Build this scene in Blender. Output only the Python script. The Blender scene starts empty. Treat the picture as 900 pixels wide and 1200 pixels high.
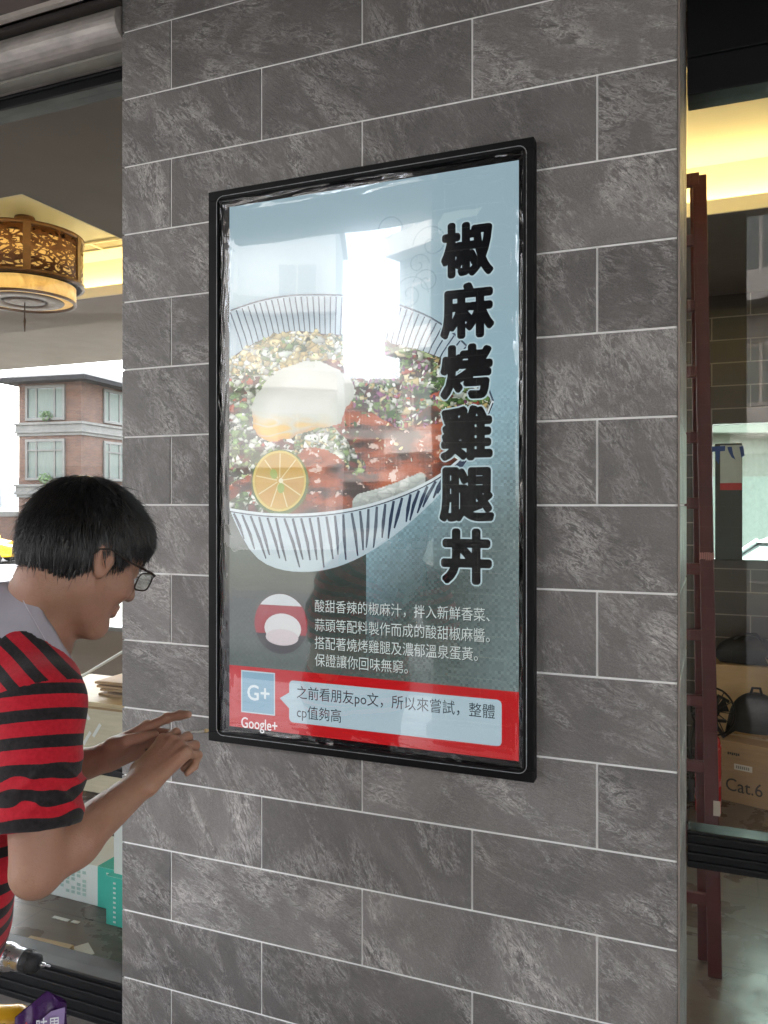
import bpy, bmesh, math, random
import numpy as np
from mathutils import Vector, Matrix
from mathutils.geometry import tessellate_polygon
from mathutils import noise as mnoise

# ------------------------------------------------------------------ camera, sky, sun, exposure
SC = bpy.context.scene
FPX, CAMH = 947.0, 1.65
cam_d = bpy.data.cameras.new('camera')
cam = bpy.data.objects.new('camera', cam_d); SC.collection.objects.link(cam)
cam.location = (0, 0, CAMH); cam.rotation_euler = (math.radians(90), 0, 0)
cam_d.sensor_fit = 'VERTICAL'; cam_d.sensor_height = 36.0; cam_d.sensor_width = 27.0
cam_d.lens = FPX / 1200 * 36.0
cam_d.shift_y = -10.0 / 1200
cam_d.clip_start = 0.02; cam_d.clip_end = 5000
SC.camera = cam

SUN_EL, SUN_ROT = math.radians(58), math.radians(338)
EXPO = 3.2
world = bpy.data.worlds.new('World'); SC.world = world; world.use_nodes = True
wn, wl = world.node_tree.nodes, world.node_tree.links
wn.clear()
wo = wn.new('ShaderNodeOutputWorld'); bg = wn.new('ShaderNodeBackground')
sky = wn.new('ShaderNodeTexSky'); sky.sky_type = 'NISHITA'; sky.sun_disc = False
sky.sun_elevation = SUN_EL; sky.sun_rotation = SUN_ROT
sky.air_density = 1.0; sky.dust_density = 4.0; sky.ozone_density = 1.0
hs = wn.new('ShaderNodeHueSaturation'); hs.inputs['Saturation'].default_value = 0.32
hs.inputs['Value'].default_value = 2.2
bg.inputs['Strength'].default_value = 0.15
wl.new(sky.outputs[0], hs.inputs['Color']); wl.new(hs.outputs[0], bg.inputs['Color']); wl.new(bg.outputs[0], wo.inputs['Surface'])
sun_d = bpy.data.lights.new('sun', 'SUN'); sun_d.energy = 1.2; sun_d.angle = math.radians(14); sun_d.color = (1, .98, .95)
sun = bpy.data.objects.new('sun', sun_d); SC.collection.objects.link(sun)
sdir = Vector((math.sin(SUN_ROT) * math.cos(SUN_EL), math.cos(SUN_ROT) * math.cos(SUN_EL), math.sin(SUN_EL)))
sun.rotation_euler = sdir.to_track_quat('Z', 'Y').to_euler(); sun.location = (0, -5, 30)
vs = SC.view_settings
vs.view_transform = 'Standard'; vs.look = 'None'; vs.gamma = 1; vs.use_curve_mapping = False; vs.exposure = EXPO
cy = SC.cycles
cy.max_bounces = 8; cy.diffuse_bounces = 4; cy.glossy_bounces = 4; cy.transmission_bounces = 6; cy.transparent_max_bounces = 16
cy.caustics_reflective = False; cy.caustics_refractive = False
cy.use_denoising = True; cy.sample_clamp_indirect = 6.0

# ------------------------------------------------------------------ frames and helpers
ANG = math.radians(22.24); CA, SA = math.cos(ANG), math.sin(ANG)
OX, OY = -0.777, 2.397
C0 = SA * OX + CA * OY
ROTZ = -ANG
R_ = random.Random(7)

def W(u, w, z=0.0):                       # shopfront frame -> world: u along the front, w into the shop
    return Vector((OX + u * CA + w * SA, OY - u * SA + w * CA, z))
def ray_w(px, py, w):                     # where the sight line of a photo pixel meets the real plane w
    dx = (px - 450) / FPX; Z = (C0 + w) / (SA * dx + CA); X = dx * Z
    return ((X - OX) * CA - (Z - OY) * SA, CAMH - (py - 590) / FPX * Z)
def ray_d(px, py, d):
    return Vector(((px - 450) / FPX * d, d, CAMH - (py - 590) / FPX * d))

def link(o, parent=None):
    SC.collection.objects.link(o)
    if parent is not None: o.parent = parent
    return o
def tag(o, label=None, cat=None, group=None, kind=None):
    if label: o['label'] = label
    if cat: o['category'] = cat
    if group: o['group'] = group
    if kind: o['kind'] = kind
    return o
def thing(name, label, cat, loc=(0, 0, 0), rotz=0.0, group=None):
    o = bpy.data.objects.new(name, None); o.empty_display_size = .1
    o.location = loc; o.rotation_euler = (0, 0, rotz); link(o)
    return tag(o, label, cat, group)
def copy_tree(o, parent=None):
    c = o.copy(); SC.collection.objects.link(c); c.parent = parent
    for ch in list(o.children): copy_tree(ch, c)
    return c

class MB:
    """collects shapes, builds ONE mesh object"""
    def __init__(s): s.bm = bmesh.new(); s.mi = 0
    def faces(s, vs, fs):
        v = [s.bm.verts.new(p) for p in vs]
        out = []
        for f in fs:
            try:
                q = s.bm.faces.new([v[i] for i in f]); q.material_index = s.mi; out.append(q)
            except ValueError: pass
        return v, out
    def box(s, x0, x1, y0, y1, z0, z1, bev=0.0, seg=2, M=None):
        vs = [(x, y, z) for z in (z0, z1) for y in (y0, y1) for x in (x0, x1)]
        if M is not None: vs = [M @ Vector(p) for p in vs]
        v, f = s.faces(vs, [(0, 2, 3, 1), (4, 5, 7, 6), (0, 1, 5, 4), (2, 6, 7, 3), (0, 4, 6, 2), (1, 3, 7, 5)])
        if bev > 0:
            es = list({e for q in f for e in q.edges})
            r = bmesh.ops.bevel(s.bm, geom=es, offset=bev, segments=seg, affect='EDGES', profile=.5)
            for q in r['faces']: q.material_index = s.mi
        return s
    def prism(s, poly, y0, y1, M=None, axis='y'):
        """poly in x,z extruded along y"""
        n = len(poly)
        def P(a, b, c):
            p = Vector((a, c, b)) if axis == 'y' else (Vector((c, a, b)) if axis == 'x' else Vector((a, b, c)))
            return M @ p if M is not None else p
        vs = [P(a, b, y0) for a, b in poly] + [P(a, b, y1) for a, b in poly]
        s.faces(vs, [tuple(range(n)), tuple(range(2 * n - 1, n - 1, -1))] + [(i, i + n, (i + 1) % n + n, (i + 1) % n) for i in range(n)])
        return s
    def tube(s, pts, rad, n=10, caps=True):
        pts = [Vector(p) for p in pts]
        if not hasattr(rad, '__len__'): rad = [rad] * len(pts)
        rings = []; prev = None
        for i, p in enumerate(pts):
            d = (pts[min(i + 1, len(pts) - 1)] - pts[max(i - 1, 0)]).normalized()
            if prev is None:
                a = d.orthogonal().normalized()
            else:
                a = (prev - d * prev.dot(d)).normalized()
            prev = a; b = d.cross(a)
            rings.append([s.bm.verts.new(p + (a * math.cos(2 * math.pi * k / n) + b * math.sin(2 * math.pi * k / n)) * rad[i]) for k in range(n)])
        for i in range(len(rings) - 1):
            for k in range(n):
                q = s.bm.faces.new((rings[i][k], rings[i][(k + 1) % n], rings[i + 1][(k + 1) % n], rings[i + 1][k])); q.material_index = s.mi; q.smooth = True
        if caps:
            for r in (rings[0][::-1], rings[-1]):
                q = s.bm.faces.new(r); q.material_index = s.mi
        return s
    def lathe(s, prof, n=32, M=None):
        """prof: (r, z) list about z"""
        rings = []
        for r, z in prof:
            ring = []
            for k in range(n):
                p = Vector((r * math.cos(2 * math.pi * k / n), r * math.sin(2 * math.pi * k / n), z))
                ring.append(s.bm.verts.new(M @ p if M is not None else p))
            rings.append(ring)
        for i in range(len(rings) - 1):
            for k in range(n):
                q = s.bm.faces.new((rings[i][k], rings[i][(k + 1) % n], rings[i + 1][(k + 1) % n], rings[i + 1][k])); q.material_index = s.mi; q.smooth = True
        for idx in (0, -1):
            if prof[idx][0] > 1e-5:
                q = s.bm.faces.new(rings[idx][::-1] if idx == 0 else rings[idx]); q.material_index = s.mi
        return s
    def build(s, name, mat, parent=None, smooth=False, fix=True):
        if fix: bmesh.ops.recalc_face_normals(s.bm, faces=s.bm.faces)
        me = bpy.data.meshes.new(name); s.bm.to_mesh(me); s.bm.free()
        if smooth:
            for p in me.polygons: p.use_smooth = True
        for m in (mat if isinstance(mat, (list, tuple)) else [mat]): me.materials.append(m)
        return link(bpy.data.objects.new(name, me), parent)

# ------------------------------------------------------------------ materials
MATS = {}
def nodes_of(name):
    m = bpy.data.materials.new(name); m.use_nodes = True
    nt = m.node_tree
    return m, nt, nt.nodes['Principled BSDF'], nt.nodes['Material Output']
def srgb(r, g, b):
    def c(v):
        v /= 255.0
        return v / 12.92 if v <= .04045 else ((v + .055) / 1.055) ** 2.4
    return (c(r), c(g), c(b), 1)
def math_node(nt, op, a=None, b=None, clamp=False):
    n = nt.nodes.new('ShaderNodeMath'); n.operation = op; n.use_clamp = clamp
    for i, v in enumerate((a, b)):
        if v is None: continue
        if isinstance(v, (int, float)): n.inputs[i].default_value = v
        else: nt.links.new(v, n.inputs[i])
    return n.outputs[0]
def ramp(nt, fac, stops, mode='LINEAR'):
    r = nt.nodes.new('ShaderNodeValToRGB'); r.color_ramp.interpolation = mode
    el = r.color_ramp.elements
    while len(el) < len(stops): el.new(.5)
    for e, (p, c) in zip(el, stops):
        e.position = p; e.color = c if hasattr(c, '__len__') else (c, c, c, 1)
    nt.links.new(fac, r.inputs[0]); return r.outputs[0]
def noise_tex(nt, vec, scale, detail=4, rough=.55, dist=0.0):
    n = nt.nodes.new('ShaderNodeTexNoise'); n.inputs['Scale'].default_value = scale; n.inputs['Detail'].default_value = detail
    n.inputs['Roughness'].default_value = rough; n.inputs['Distortion'].default_value = dist
    if vec is not None: nt.links.new(vec, n.inputs['Vector'])
    return n.outputs['Fac']
def mapping(nt, vec, scale=(1, 1, 1), rot=(0, 0, 0), loc=(0, 0, 0)):
    m = nt.nodes.new('ShaderNodeMapping'); m.inputs['Scale'].default_value = scale; m.inputs['Rotation'].default_value = rot; m.inputs['Location'].default_value = loc
    nt.links.new(vec, m.inputs['Vector']); return m.outputs[0]
def objco(nt):
    return nt.nodes.new('ShaderNodeTexCoord').outputs['Object']
def mixrgb(nt, fac, a, b, mode='MIX'):
    n = nt.nodes.new('ShaderNodeMix'); n.data_type = 'RGBA'; n.blend_type = mode
    for sock, v in ((n.inputs[0], fac), (n.inputs[6], a), (n.inputs[7], b)):
        if isinstance(v, (int, float)): sock.default_value = v
        elif isinstance(v, tuple): sock.default_value = v
        else: nt.links.new(v, sock)
    return n.outputs[2]
def bump(nt, h, strength=.3, dist=.002):
    b = nt.nodes.new('ShaderNodeBump'); b.inputs['Strength'].default_value = strength; b.inputs['Distance'].default_value = dist
    nt.links.new(h, b.inputs['Height']); return b.outputs[0]

def plain(name, col, rough=.5, metal=0.0, var=.12, scale=8.0, bmp=0.0, bscale=60.0, coat=0.0, emit=0.0, spec=None, stretch=(1, 1, 1)):
    """procedural paint / plastic / fabric with slow tone variation and fine bump"""
    if name in MATS: return MATS[name]
    m, nt, p, out = nodes_of(name)
    co = mapping(nt, objco(nt), stretch)
    n = noise_tex(nt, co, scale, 6, .6)
    c0 = tuple(max(0, c * (1 - var)) for c in col[:3]) + (1,)
    c1 = tuple(min(1, c * (1 + var)) for c in col[:3]) + (1,)
    nt.links.new(ramp(nt, n, [(.3, c0), (.7, c1)]), p.inputs['Base Color'])
    nt.links.new(ramp(nt, noise_tex(nt, co, scale * 2.3, 3), [(.3, max(0, rough - .07)), (.7, min(1, rough + .07))]), p.inputs['Roughness'])
    p.inputs['Metallic'].default_value = metal
    if spec is not None: p.inputs['Specular IOR Level'].default_value = spec
    if coat: p.inputs['Coat Weight'].default_value = coat; p.inputs['Coat Roughness'].default_value = .05
    if bmp: nt.links.new(bump(nt, noise_tex(nt, co, bscale, 5, .65), bmp, .002), p.inputs['Normal'])
    if emit:
        p.inputs['Emission Color'].default_value = tuple(col[:3]) + (1,); p.inputs['Emission Strength'].default_value = emit
    MATS[name] = m; return m

def glass_mat(name, tint=(.94, .96, .955), ior=1.5, rough=0.0, gain=1.0):
    if name in MATS: return MATS[name]
    m, nt, p, out = nodes_of(name); nt.nodes.remove(p)
    tr = nt.nodes.new('ShaderNodeBsdfTransparent'); tr.inputs[0].default_value = (*tint, 1)
    gl = nt.nodes.new('ShaderNodeBsdfGlossy'); gl.inputs['Roughness'].default_value = rough
    fr = nt.nodes.new('ShaderNodeFresnel'); fr.inputs['IOR'].default_value = ior
    ge = nt.nodes.new('ShaderNodeNewGeometry')
    k = math_node(nt, 'SUBTRACT', 1.0, ge.outputs['Backfacing'])
    fac = math_node(nt, 'MULTIPLY', fr.outputs[0], k)
    fac = math_node(nt, 'MULTIPLY', fac, gain, True)
    mx = nt.nodes.new('ShaderNodeMixShader')
    nt.links.new(fac, mx.inputs[0]); nt.links.new(tr.outputs[0], mx.inputs[1]); nt.links.new(gl.outputs[0], mx.inputs[2]); nt.links.new(mx.outputs[0], out.inputs[0])
    MATS[name] = m; return m

def slate_mat(name='slate_tile', dark=(.098, .092, .090), mid=(.215, .204, .199), light=(.78, .76, .74)):
    m, nt, p, out = nodes_of(name)
    tc = nt.nodes.new('ShaderNodeTexCoord'); uv = tc.outputs['UV']
    at = nt.nodes.new('ShaderNodeAttribute'); at.attribute_name = 'tone'
    big = noise_tex(nt, uv, 3.4, 6, .62, .9)
    # cleft running diagonally across each slab: rotate first, then stretch along the run
    rotv = mapping(nt, uv, (1, 1, 1), (0, 0, .75))
    v1 = noise_tex(nt, mapping(nt, rotv, (1.0, 2.7, 1)), 15, 10, .72, 1.3)
    v2 = noise_tex(nt, mapping(nt, rotv, (1, 2.2, 1)), 75, 6, .68, .9)
    grain = noise_tex(nt, uv, 330, 3, .6)
    patch = ramp(nt, noise_tex(nt, mapping(nt, rotv, (1, 2.0, 1)), 4.2, 5, .6, .8), [(.45, .03), (.66, 1)])
    ridge = ramp(nt, math_node(nt, 'ABSOLUTE', math_node(nt, 'SUBTRACT', v1, .52)), [(0, 1), (.022, .45), (.07, 0)])
    vein = math_node(nt, 'MULTIPLY', ridge, patch)
    fleck = math_node(nt, 'MULTIPLY', ramp(nt, v2, [(.53, 0), (.68, 1)]), math_node(nt, 'ADD', math_node(nt, 'MULTIPLY', patch, .9), .10))
    base = mixrgb(nt, ramp(nt, big, [(.3, 0), (.7, 1)]), (*dark, 1), (*mid, 1))
    base = mixrgb(nt, math_node(nt, 'MULTIPLY', ramp(nt, grain, [(.35, 0), (.75, 1)]), .40), base, tuple(c * 1.7 for c in mid) + (1,))
    c = mixrgb(nt, math_node(nt, 'MULTIPLY', vein, .66), base, (*light, 1))
    c = mixrgb(nt, math_node(nt, 'MULTIPLY', fleck, .80), c, (*light, 1))
    pit = math_node(nt, 'MULTIPLY', ramp(nt, v1, [(.30, 1), (.44, 0)]), patch)
    c = mixrgb(nt, math_node(nt, 'MULTIPLY', pit, .8), c, (.05, .048, .047, 1))
    crack = ramp(nt, math_node(nt, 'ABSOLUTE', math_node(nt, 'SUBTRACT', noise_tex(nt, mapping(nt, rotv, (1, 4.0, 1)), 1.7, 3, .5, .4), .5)), [(0, 1), (.006, 0)])
    c = mixrgb(nt, math_node(nt, 'MULTIPLY', math_node(nt, 'MULTIPLY', crack, patch), .55), c, (.03, .029, .028, 1))
    tone = mixrgb(nt, 1.0, c, at.outputs['Color'], 'MULTIPLY')
    nt.links.new(tone, p.inputs['Base Color'])
    h = math_node(nt, 'ADD', math_node(nt, 'MULTIPLY', v1, 1.0), math_node(nt, 'ADD', math_node(nt, 'MULTIPLY', v2, .5), math_node(nt, 'MULTIPLY', grain, .10)))
    nt.links.new(bump(nt, h, .75, .005), p.inputs['Normal'])
    nt.links.new(ramp(nt, v2, [(.3, .28), (.7, .46)]), p.inputs['Roughness'])
    p.inputs['Specular IOR Level'].default_value = .55
    return m

def brick_mat(name, c1, c2, mortar, bw, bh, axis='XZ', rough=.8, ms=.012, off=.5):
    m, nt, p, out = nodes_of(name)
    co = objco(nt)
    sep = nt.nodes.new('ShaderNodeSeparateXYZ'); nt.links.new(co, sep.inputs[0])
    cb = nt.nodes.new('ShaderNodeCombineXYZ')
    s = math_node(nt, 'ADD', sep.outputs[0], sep.outputs[1]) if axis == 'XYZ' else sep.outputs[{'X': 0, 'Y': 1}[axis[0]]]
    nt.links.new(s, cb.inputs[0]); nt.links.new(sep.outputs[2 if axis[-1] == 'Z' else 1], cb.inputs[1])
    b = nt.nodes.new('ShaderNodeTexBrick'); nt.links.new(cb.outputs[0], b.inputs['Vector'])
    b.inputs['Color1'].default_value = c1; b.inputs['Color2'].default_value = c2; b.inputs['Mortar'].default_value = mortar
    b.inputs['Scale'].default_value = 1; b.inputs['Brick Width'].default_value = bw; b.inputs['Row Height'].default_value = bh
    b.inputs['Mortar Size'].default_value = ms; b.inputs['Mortar Smooth'].default_value = .1; b.offset = off
    n = noise_tex(nt, co, 2.5, 6, .6)
    c = mixrgb(nt, 1.0, b.outputs['Color'], ramp(nt, n, [(.3, .72), (.7, 1.0)]), 'MULTIPLY')
    nt.links.new(c, p.inputs['Base Color']); p.inputs['Roughness'].default_value = rough
    nt.links.new(bump(nt, b.outputs['Fac'], -.25, .004), p.inputs['Normal'])
    MATS[name] = m; return m

def emit_mat(name, col, strength):
    if name in MATS: return MATS[name]
    m, nt, p, out = nodes_of(name)
    p.inputs['Base Color'].default_value = (*col[:3], 1); p.inputs['Emission Color'].default_value = (*col[:3], 1); p.inputs['Emission Strength'].default_value = strength
    MATS[name] = m; return m

BLACK_ALU = plain('black_aluminium', (.010, .0105, .012), .4, .0, .2, 5, .05, 300, spec=.25)
BLACK_GLOSS = plain('black_bezel', (.006, .006, .007), .16, 0, .2, 10)
GLASS = glass_mat('shop_glass', gain=.45); GLASS_R = glass_mat('shop_glass_clean', gain=1.15)
GREY_PLASTER = plain('grey_plaster', (.235, .19, .16), .8, 0, .07, 2, .05, 150)
WARM_CEIL = plain('cove_ceiling_paint', (.78, .72, .58), .7, 0, .04, 2, .04, 150)
GREEN_CEIL = plain('canopy_paint', (.20, .165, .15), .75, 0, .08, 2, .06, 120)
SHUT_ALU = plain('dusty_shutter_metal', (.50, .46, .43), .48, .25, .3, 7, .12, 40, stretch=(1, 3, 3))
GROUT = plain('white_grout', (.93, .93, .92), .75, 0, .06, 14, .1, 200)
CARD = plain('brown_cardboard', (.36, .225, .115), .8, 0, .1, 6, .06, 90, stretch=(1, 1, 8))
PLY = plain('pale_plywood', (.62, .53, .39), .65, 0, .12, 4, .05, 60, stretch=(1, 8, 8))
WOOD = plain('pine_batten', (.56, .42, .25), .6, 0, .18, 6, .05, 60, stretch=(1, 14, 14))
WHITE_PAINT = plain('white_paint', (.78, .78, .77), .5, 0, .05, 3)
RED_STEEL = plain('oxide_red_steel', (.062, .0075, .008), .42, 0, .22, 9, .06, 80)
RED_GLOSS = plain('red_cylinder_paint', (.50, .012, .015), .25, 0, .08, 6, coat=.4)
DARK_FAB = plain('black_nylon', (.012, .012, .014), .7, 0, .3, 20, .4, 220)
RUBBER = plain('black_rubber', (.015, .015, .016), .7, 0, .2, 20)
CHROME = plain('worn_chrome', (.58, .58, .59), .30, 1.0, .1, 20)
# ------------------------------------------------------------------ setting: ground, pavement, road, shop floor, ceilings
def frame_obj(mb, name, mat, label=None, cat=None, kind=None, parent=None, smooth=False):
    o = mb.build(name, mat, parent, smooth)
    if parent is None:
        o.location = W(0, 0, 0); o.rotation_euler = (0, 0, ROTZ)
    return tag(o, label, cat, None, kind)

def sheet(x0, x1, y0, y1, nx, ny, zf):
    mb = MB(); vs = [[mb.bm.verts.new((x0 + (x1 - x0) * i / nx, y0 + (y1 - y0) * j / ny, zf(x0 + (x1 - x0) * i / nx, y0 + (y1 - y0) * j / ny))) for j in range(ny + 1)] for i in range(nx + 1)]
    for i in range(nx):
        for j in range(ny):
            mb.bm.faces.new((vs[i][j], vs[i + 1][j], vs[i + 1][j + 1], vs[i][j + 1]))
    return mb
def ground_z(x, y):
    t = min(1, max(0, (y - 7) / 12.0)); t = t * t * (3 - 2 * t)
    return -.15 - .62 * t
ASPHALT = plain('asphalt', (.06, .06, .062), .95, 0, .25, 3, .3, 180, spec=.05)
LAWN = plain('dusty_verge', (.075, .075, .065), .95, 0, .3, 1.5, .3, 20, spec=.05)
mb = MB()
ys = [-900, -60, -20, 5, 7, 8.5, 10, 12, 14, 16, 18, 20, 30, 60, 150, 400, 1200]
xs = [-900, -80, -20, 0, 20, 80, 900]
gv = [[mb.bm.verts.new((x, y, ground_z(x, y))) for y in ys] for x in xs]
for i in range(len(xs) - 1):
    for j in range(len(ys) - 1): mb.bm.faces.new((gv[i][j], gv[i + 1][j], gv[i + 1][j + 1], gv[i][j + 1]))
tag(mb.build('ground', LAWN), kind='structure')
mb = MB(); mb.faces([(-120, 24, -.764), (120, 24, -.764), (120, 37.5, -.764), (-120, 37.5, -.764)], [(0, 1, 2, 3)])
mb.faces([(-120, 7.6 , ground_z(0, 7.6) + .006), (-120, 5.2, -.144), (120, 5.2, -.144), (120, 7.6, ground_z(0, 7.6) + .006)], [(0, 1, 2, 3)])
tag(mb.build('road', ASPHALT), kind='structure')
mb = MB()
for y in (31.2, 26.2): mb.faces([(-120, y, -.759), (120, y, -.759), (120, y + .35, -.759), (-120, y + .35, -.759)], [(0, 1, 2, 3)])
tag(mb.build('road_marking', WHITE_PAINT), kind='structure')
# street in front of the arcade, behind the camera
mb = MB(); mb.faces([(-80, -12.5, -.144), (80, -12.5, -.144), (80, -12.5, -.144), (-80, -12.5, -.144)], [])
mb.faces([(-60, -12.4, 0), (60, -12.4, 0), (60, -4.7, 0), (-60, -4.7, 0)], [(0, 1, 2, 3)])
o = frame_obj(mb, 'street', ASPHALT, kind='structure'); o.location.z = -.144

def paving_mat(name, c1, c2, mortar, bw, bh, rough, ms=.004):
    m, nt, p, out = nodes_of(name)
    co = objco(nt)
    b = nt.nodes.new('ShaderNodeTexBrick'); nt.links.new(co, b.inputs['Vector'])
    b.inputs['Color1'].default_value = c1; b.inputs['Color2'].default_value = c2; b.inputs['Mortar'].default_value = mortar
    b.inputs['Scale'].default_value = 1; b.inputs['Brick Width'].default_value = bw; b.inputs['Row Height'].default_value = bh; b.inputs['Mortar Size'].default_value = ms
    n = noise_tex(nt, co, 3.0, 7, .62, .5); n2 = noise_tex(nt, mapping(nt, co, (3, 14, 1)), 2.2, 6, .6, .4)
    c = mixrgb(nt, 1.0, b.outputs['Color'], ramp(nt, n2, [(.3, .7), (.7, 1.15)]), 'MULTIPLY')
    c = mixrgb(nt, ramp(nt, n, [(.48, 0), (.62, .55)]), c, (.15, .12, .10, 1))
    nt.links.new(c, p.inputs['Base Color'])
    nt.links.new(ramp(nt, n, [(.4, rough), (.65, rough + .25)]), p.inputs['Roughness']); p.inputs['Specular IOR Level'].default_value = .45
    return m
FLOOR = paving_mat('shop_floor_tile', (.14, .105, .088, 1), (.125, .097, .082, 1), (.05, .04, .035, 1), .6, .6, .2)
PAVE = paving_mat('pavement_granite', (.36, .34, .33, 1), (.33, .31, .30, 1), (.12, .12, .12, 1), .6, .3, .4)
mb = MB(); mb.box(-7, 6, .19, 3.9, -.14, 0)
frame_obj(mb, 'shop_floor', FLOOR, kind='structure')
mb = MB(); mb.box(-22, 22, -4.7, .189, -.145, 0, .02)
frame_obj(mb, 'pavement', PAVE, kind='structure')

# ceilings -----------------------------------------------------------------
RL = (-5.2, -1.17, .74, 2.27)       # left recess opening in the soffit
RR = (.98, 4.6, .74, 2.16)          # right recess opening
ZS, ZL, ZU = 3.0, 3.068, 3.30
mb = MB()
def soffit(u0, u1, w0, w1): mb.box(u0, u1, w0, w1, ZS, ZL)
def band(w0, w1, u0, u1, rec):
    soffit(u0, rec[0], w0, w1); soffit(rec[1], u1, w0, w1)
    soffit(rec[0], rec[1], w0, rec[2]); soffit(rec[0], rec[1], rec[3], w1)
mb.mi = 0
band(.19, 2.86, -7, -.1, RL); band(.56, 3.9, -.1, 6, RR)
frame_obj(mb, 'ceiling', [GREY_PLASTER], kind='structure')
mb = MB(); E = .17
for (u0, u1, w0, w1) in (RL, RR):
    # cream fascia on the lip and the raised ceiling with its side walls
    t = .012
    mb.box(u0, u1, w0, w0 + t, ZS + .002, ZL); mb.box(u0, u1, w1 - t, w1, ZS + .002, ZL)
    mb.box(u0, u0 + t, w0 + t, w1 - t, ZS + .002, ZL); mb.box(u1 - t, u1, w0 + t, w1 - t, ZS + .002, ZL)
    mb.box(u0 - E, u1 + E, w0 - E, w1 + E, ZU, ZU + .08)
    mb.box(u0 - E - .04, u0 - E, w0 - E, w1 + E, ZL, ZU + .08); mb.box(u1 + E, u1 + E + .04, w0 - E, w1 + E, ZL, ZU + .08)
    mb.box(u0 - E - .04, u1 + E + .04, w0 - E - .04, w0 - E, ZL, ZU + .08); mb.box(u0 - E - .04, u1 + E + .04, w1 + E, w1 + E + .04, ZL, ZU + .08)
frame_obj(mb, 'raised_ceiling', [WARM_CEIL], kind='structure')
mb = MB()
mb.box(-22, 22, -1.3, -.06, 3.152, 4.4); mb.box(-22, 22, -4.6, -1.3005, 4.05, 4.4); mb.box(-22, 22, -.0595, .19, 3.262, 4.4)
frame_obj(mb, 'canopy_ceiling', [GREEN_CEIL], kind='structure')
mb = MB(); mb.box(-22, -.003, -.07, -.052, 3.136, 3.151)
tag(frame_obj(mb, 'edge_trim', plain('pale_trim', (.62, .56, .50), .5)), 'pale thin metal trim strip along the canopy edge above the shutter', 'trim')
mb = MB(); mb.box(-22, 22, .19, 6.0, 3.40, 3.55)
frame_obj(mb, 'roof_slab', [GREY_PLASTER], kind='structure')
# cove strips
COVE = emit_mat('cove_strip_light', (1.0, .80, .36), 3.0)
for nm, (u0, u1, w0, w1), side in (('cove_light', RL, 'left'), ('cove_light', RR, 'right')):
    t = thing(nm, 'warm yellow cove light strip glowing in the recess above the round lantern' if side == 'left' else 'warm yellow cove light strip glowing in the recess above the red ladder', 'cove light', W((u0 + u1) / 2, (w0 + w1) / 2, ZL), ROTZ)
    cu, cw = (u0 + u1) / 2, (w0 + w1) / 2
    for a, b, c, d in ((u0, u1, w1 + .085, w1 + .12), (u0, u1, w0 - .12, w0 - .085), (u0 - .12, u0 - .085, w0, w1), (u1 + .085, u1 + .12, w0, w1)):
        m = MB(); m.box(a - cu, b - cu, c - cw, d - cw, .004, .024, .004)
        m.build('light_strip', COVE, t)

# ------------------------------------------------------------------ the slate pillar
PW, PD, PT = 1.554, .50, 3.26
SLATE = slate_mat()
pillar = thing('tiled_pillar', 'wide grey slate tiled pillar with white grout carrying the framed menu screen', 'pillar', W(PW / 2, PD / 2, 0), ROTZ)
def L(u, w, z): return Vector((u - PW / 2, w - PD / 2, z))
m = MB(); m.box(.006 - PW / 2, PW / 2 - .006, .0035 - PD / 2, PD / 2 - .001, 0, PT)
m.build('grout', GROUT, pillar)
def tile_mesh():
    bm = bmesh.new(); uvl = bm.loops.layers.uv.new('UVMap'); tl = bm.loops.layers.float_color.new('tone')
    rr = random.Random(11)
    def slab(org, du, dz, dn, a0, a1, z0, z1):
        ou, ov, fl = rr.random() * 40, rr.random() * 40, rr.choice((1, -1))
        tn = .74 + rr.random() * .46; rt = rr.uniform(-.5, .45); crt, srt = math.cos(rt), math.sin(rt)
        e = .0012
        P = lambda a, z, n: org + du * a + dz * z + dn * n
        outer = [(a0, z0), (a1, z0), (a1, z1), (a0, z1)]; inner = [(a0 + e, z0 + e), (a1 - e, z0 + e), (a1 - e, z1 - e), (a0 + e, z1 - e)]
        back = [bm.verts.new(P(a, z, -.008)) for a, z in outer]; mid = [bm.verts.new(P(a, z, -e)) for a, z in outer]; fr = [bm.verts.new(P(a, z, 0)) for a, z in inner]
        fs = [bm.faces.new(fr)]
        for i in range(4):
            j = (i + 1) % 4
            fs.append(bm.faces.new((mid[i], mid[j], fr[j], fr[i]))); fs.append(bm.faces.new((back[i], back[j], mid[j], mid[i])))
        for f in fs:
            for lp in f.loops:
                d = lp.vert.co - org
                qu, qv = fl * d.dot(du), fl * d.dot(dz); lp[uvl].uv = (qu * crt - qv * srt + ou, qu * srt + qv * crt + ov); lp[tl] = (tn, tn * .99, tn * .985, 1)
    g = .0027
    X, Y, Z = Vector((1, 0, 0)), Vector((0, 1, 0)), Vector((0, 0, 1))
    k = -9
    while 1.646 + .2 * k < PT:
        z0 = max(0.0, 1.646 + .2 * k); z1 = min(PT, 1.646 + .2 * (k + 1))
        if z1 - z0 > .02:
            js = [0, .175, .777, 1.374, PW] if k % 2 == 0 else [0, .475, 1.0735, PW]
            for a, b in zip(js, js[1:]):
                slab(L(0, 0, 0), X, Z, -Y, a + (g if a > 0 else 0), b - (g if b < PW else .004), z0 + g, z1 - g)
            for a, b in ([(.004, .30), (.30, PD)] if k % 2 else [(.004, PD)]):
                slab(L(PW, 0, 0), Y, Z, X, a + g, b - g, z0 + g, z1 - g)
                slab(L(0, PD, 0), -Y, Z, -X, PD - b + g, PD - a - g * 0, z0 + g, z1 - g)
        k += 1
    me = bpy.data.meshes.new('tile_cladding'); bm.normal_update(); bm.to_mesh(me); bm.free(); me.materials.append(SLATE)
    return me
link(bpy.data.objects.new('tile_cladding', tile_mesh()), pillar)
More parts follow.
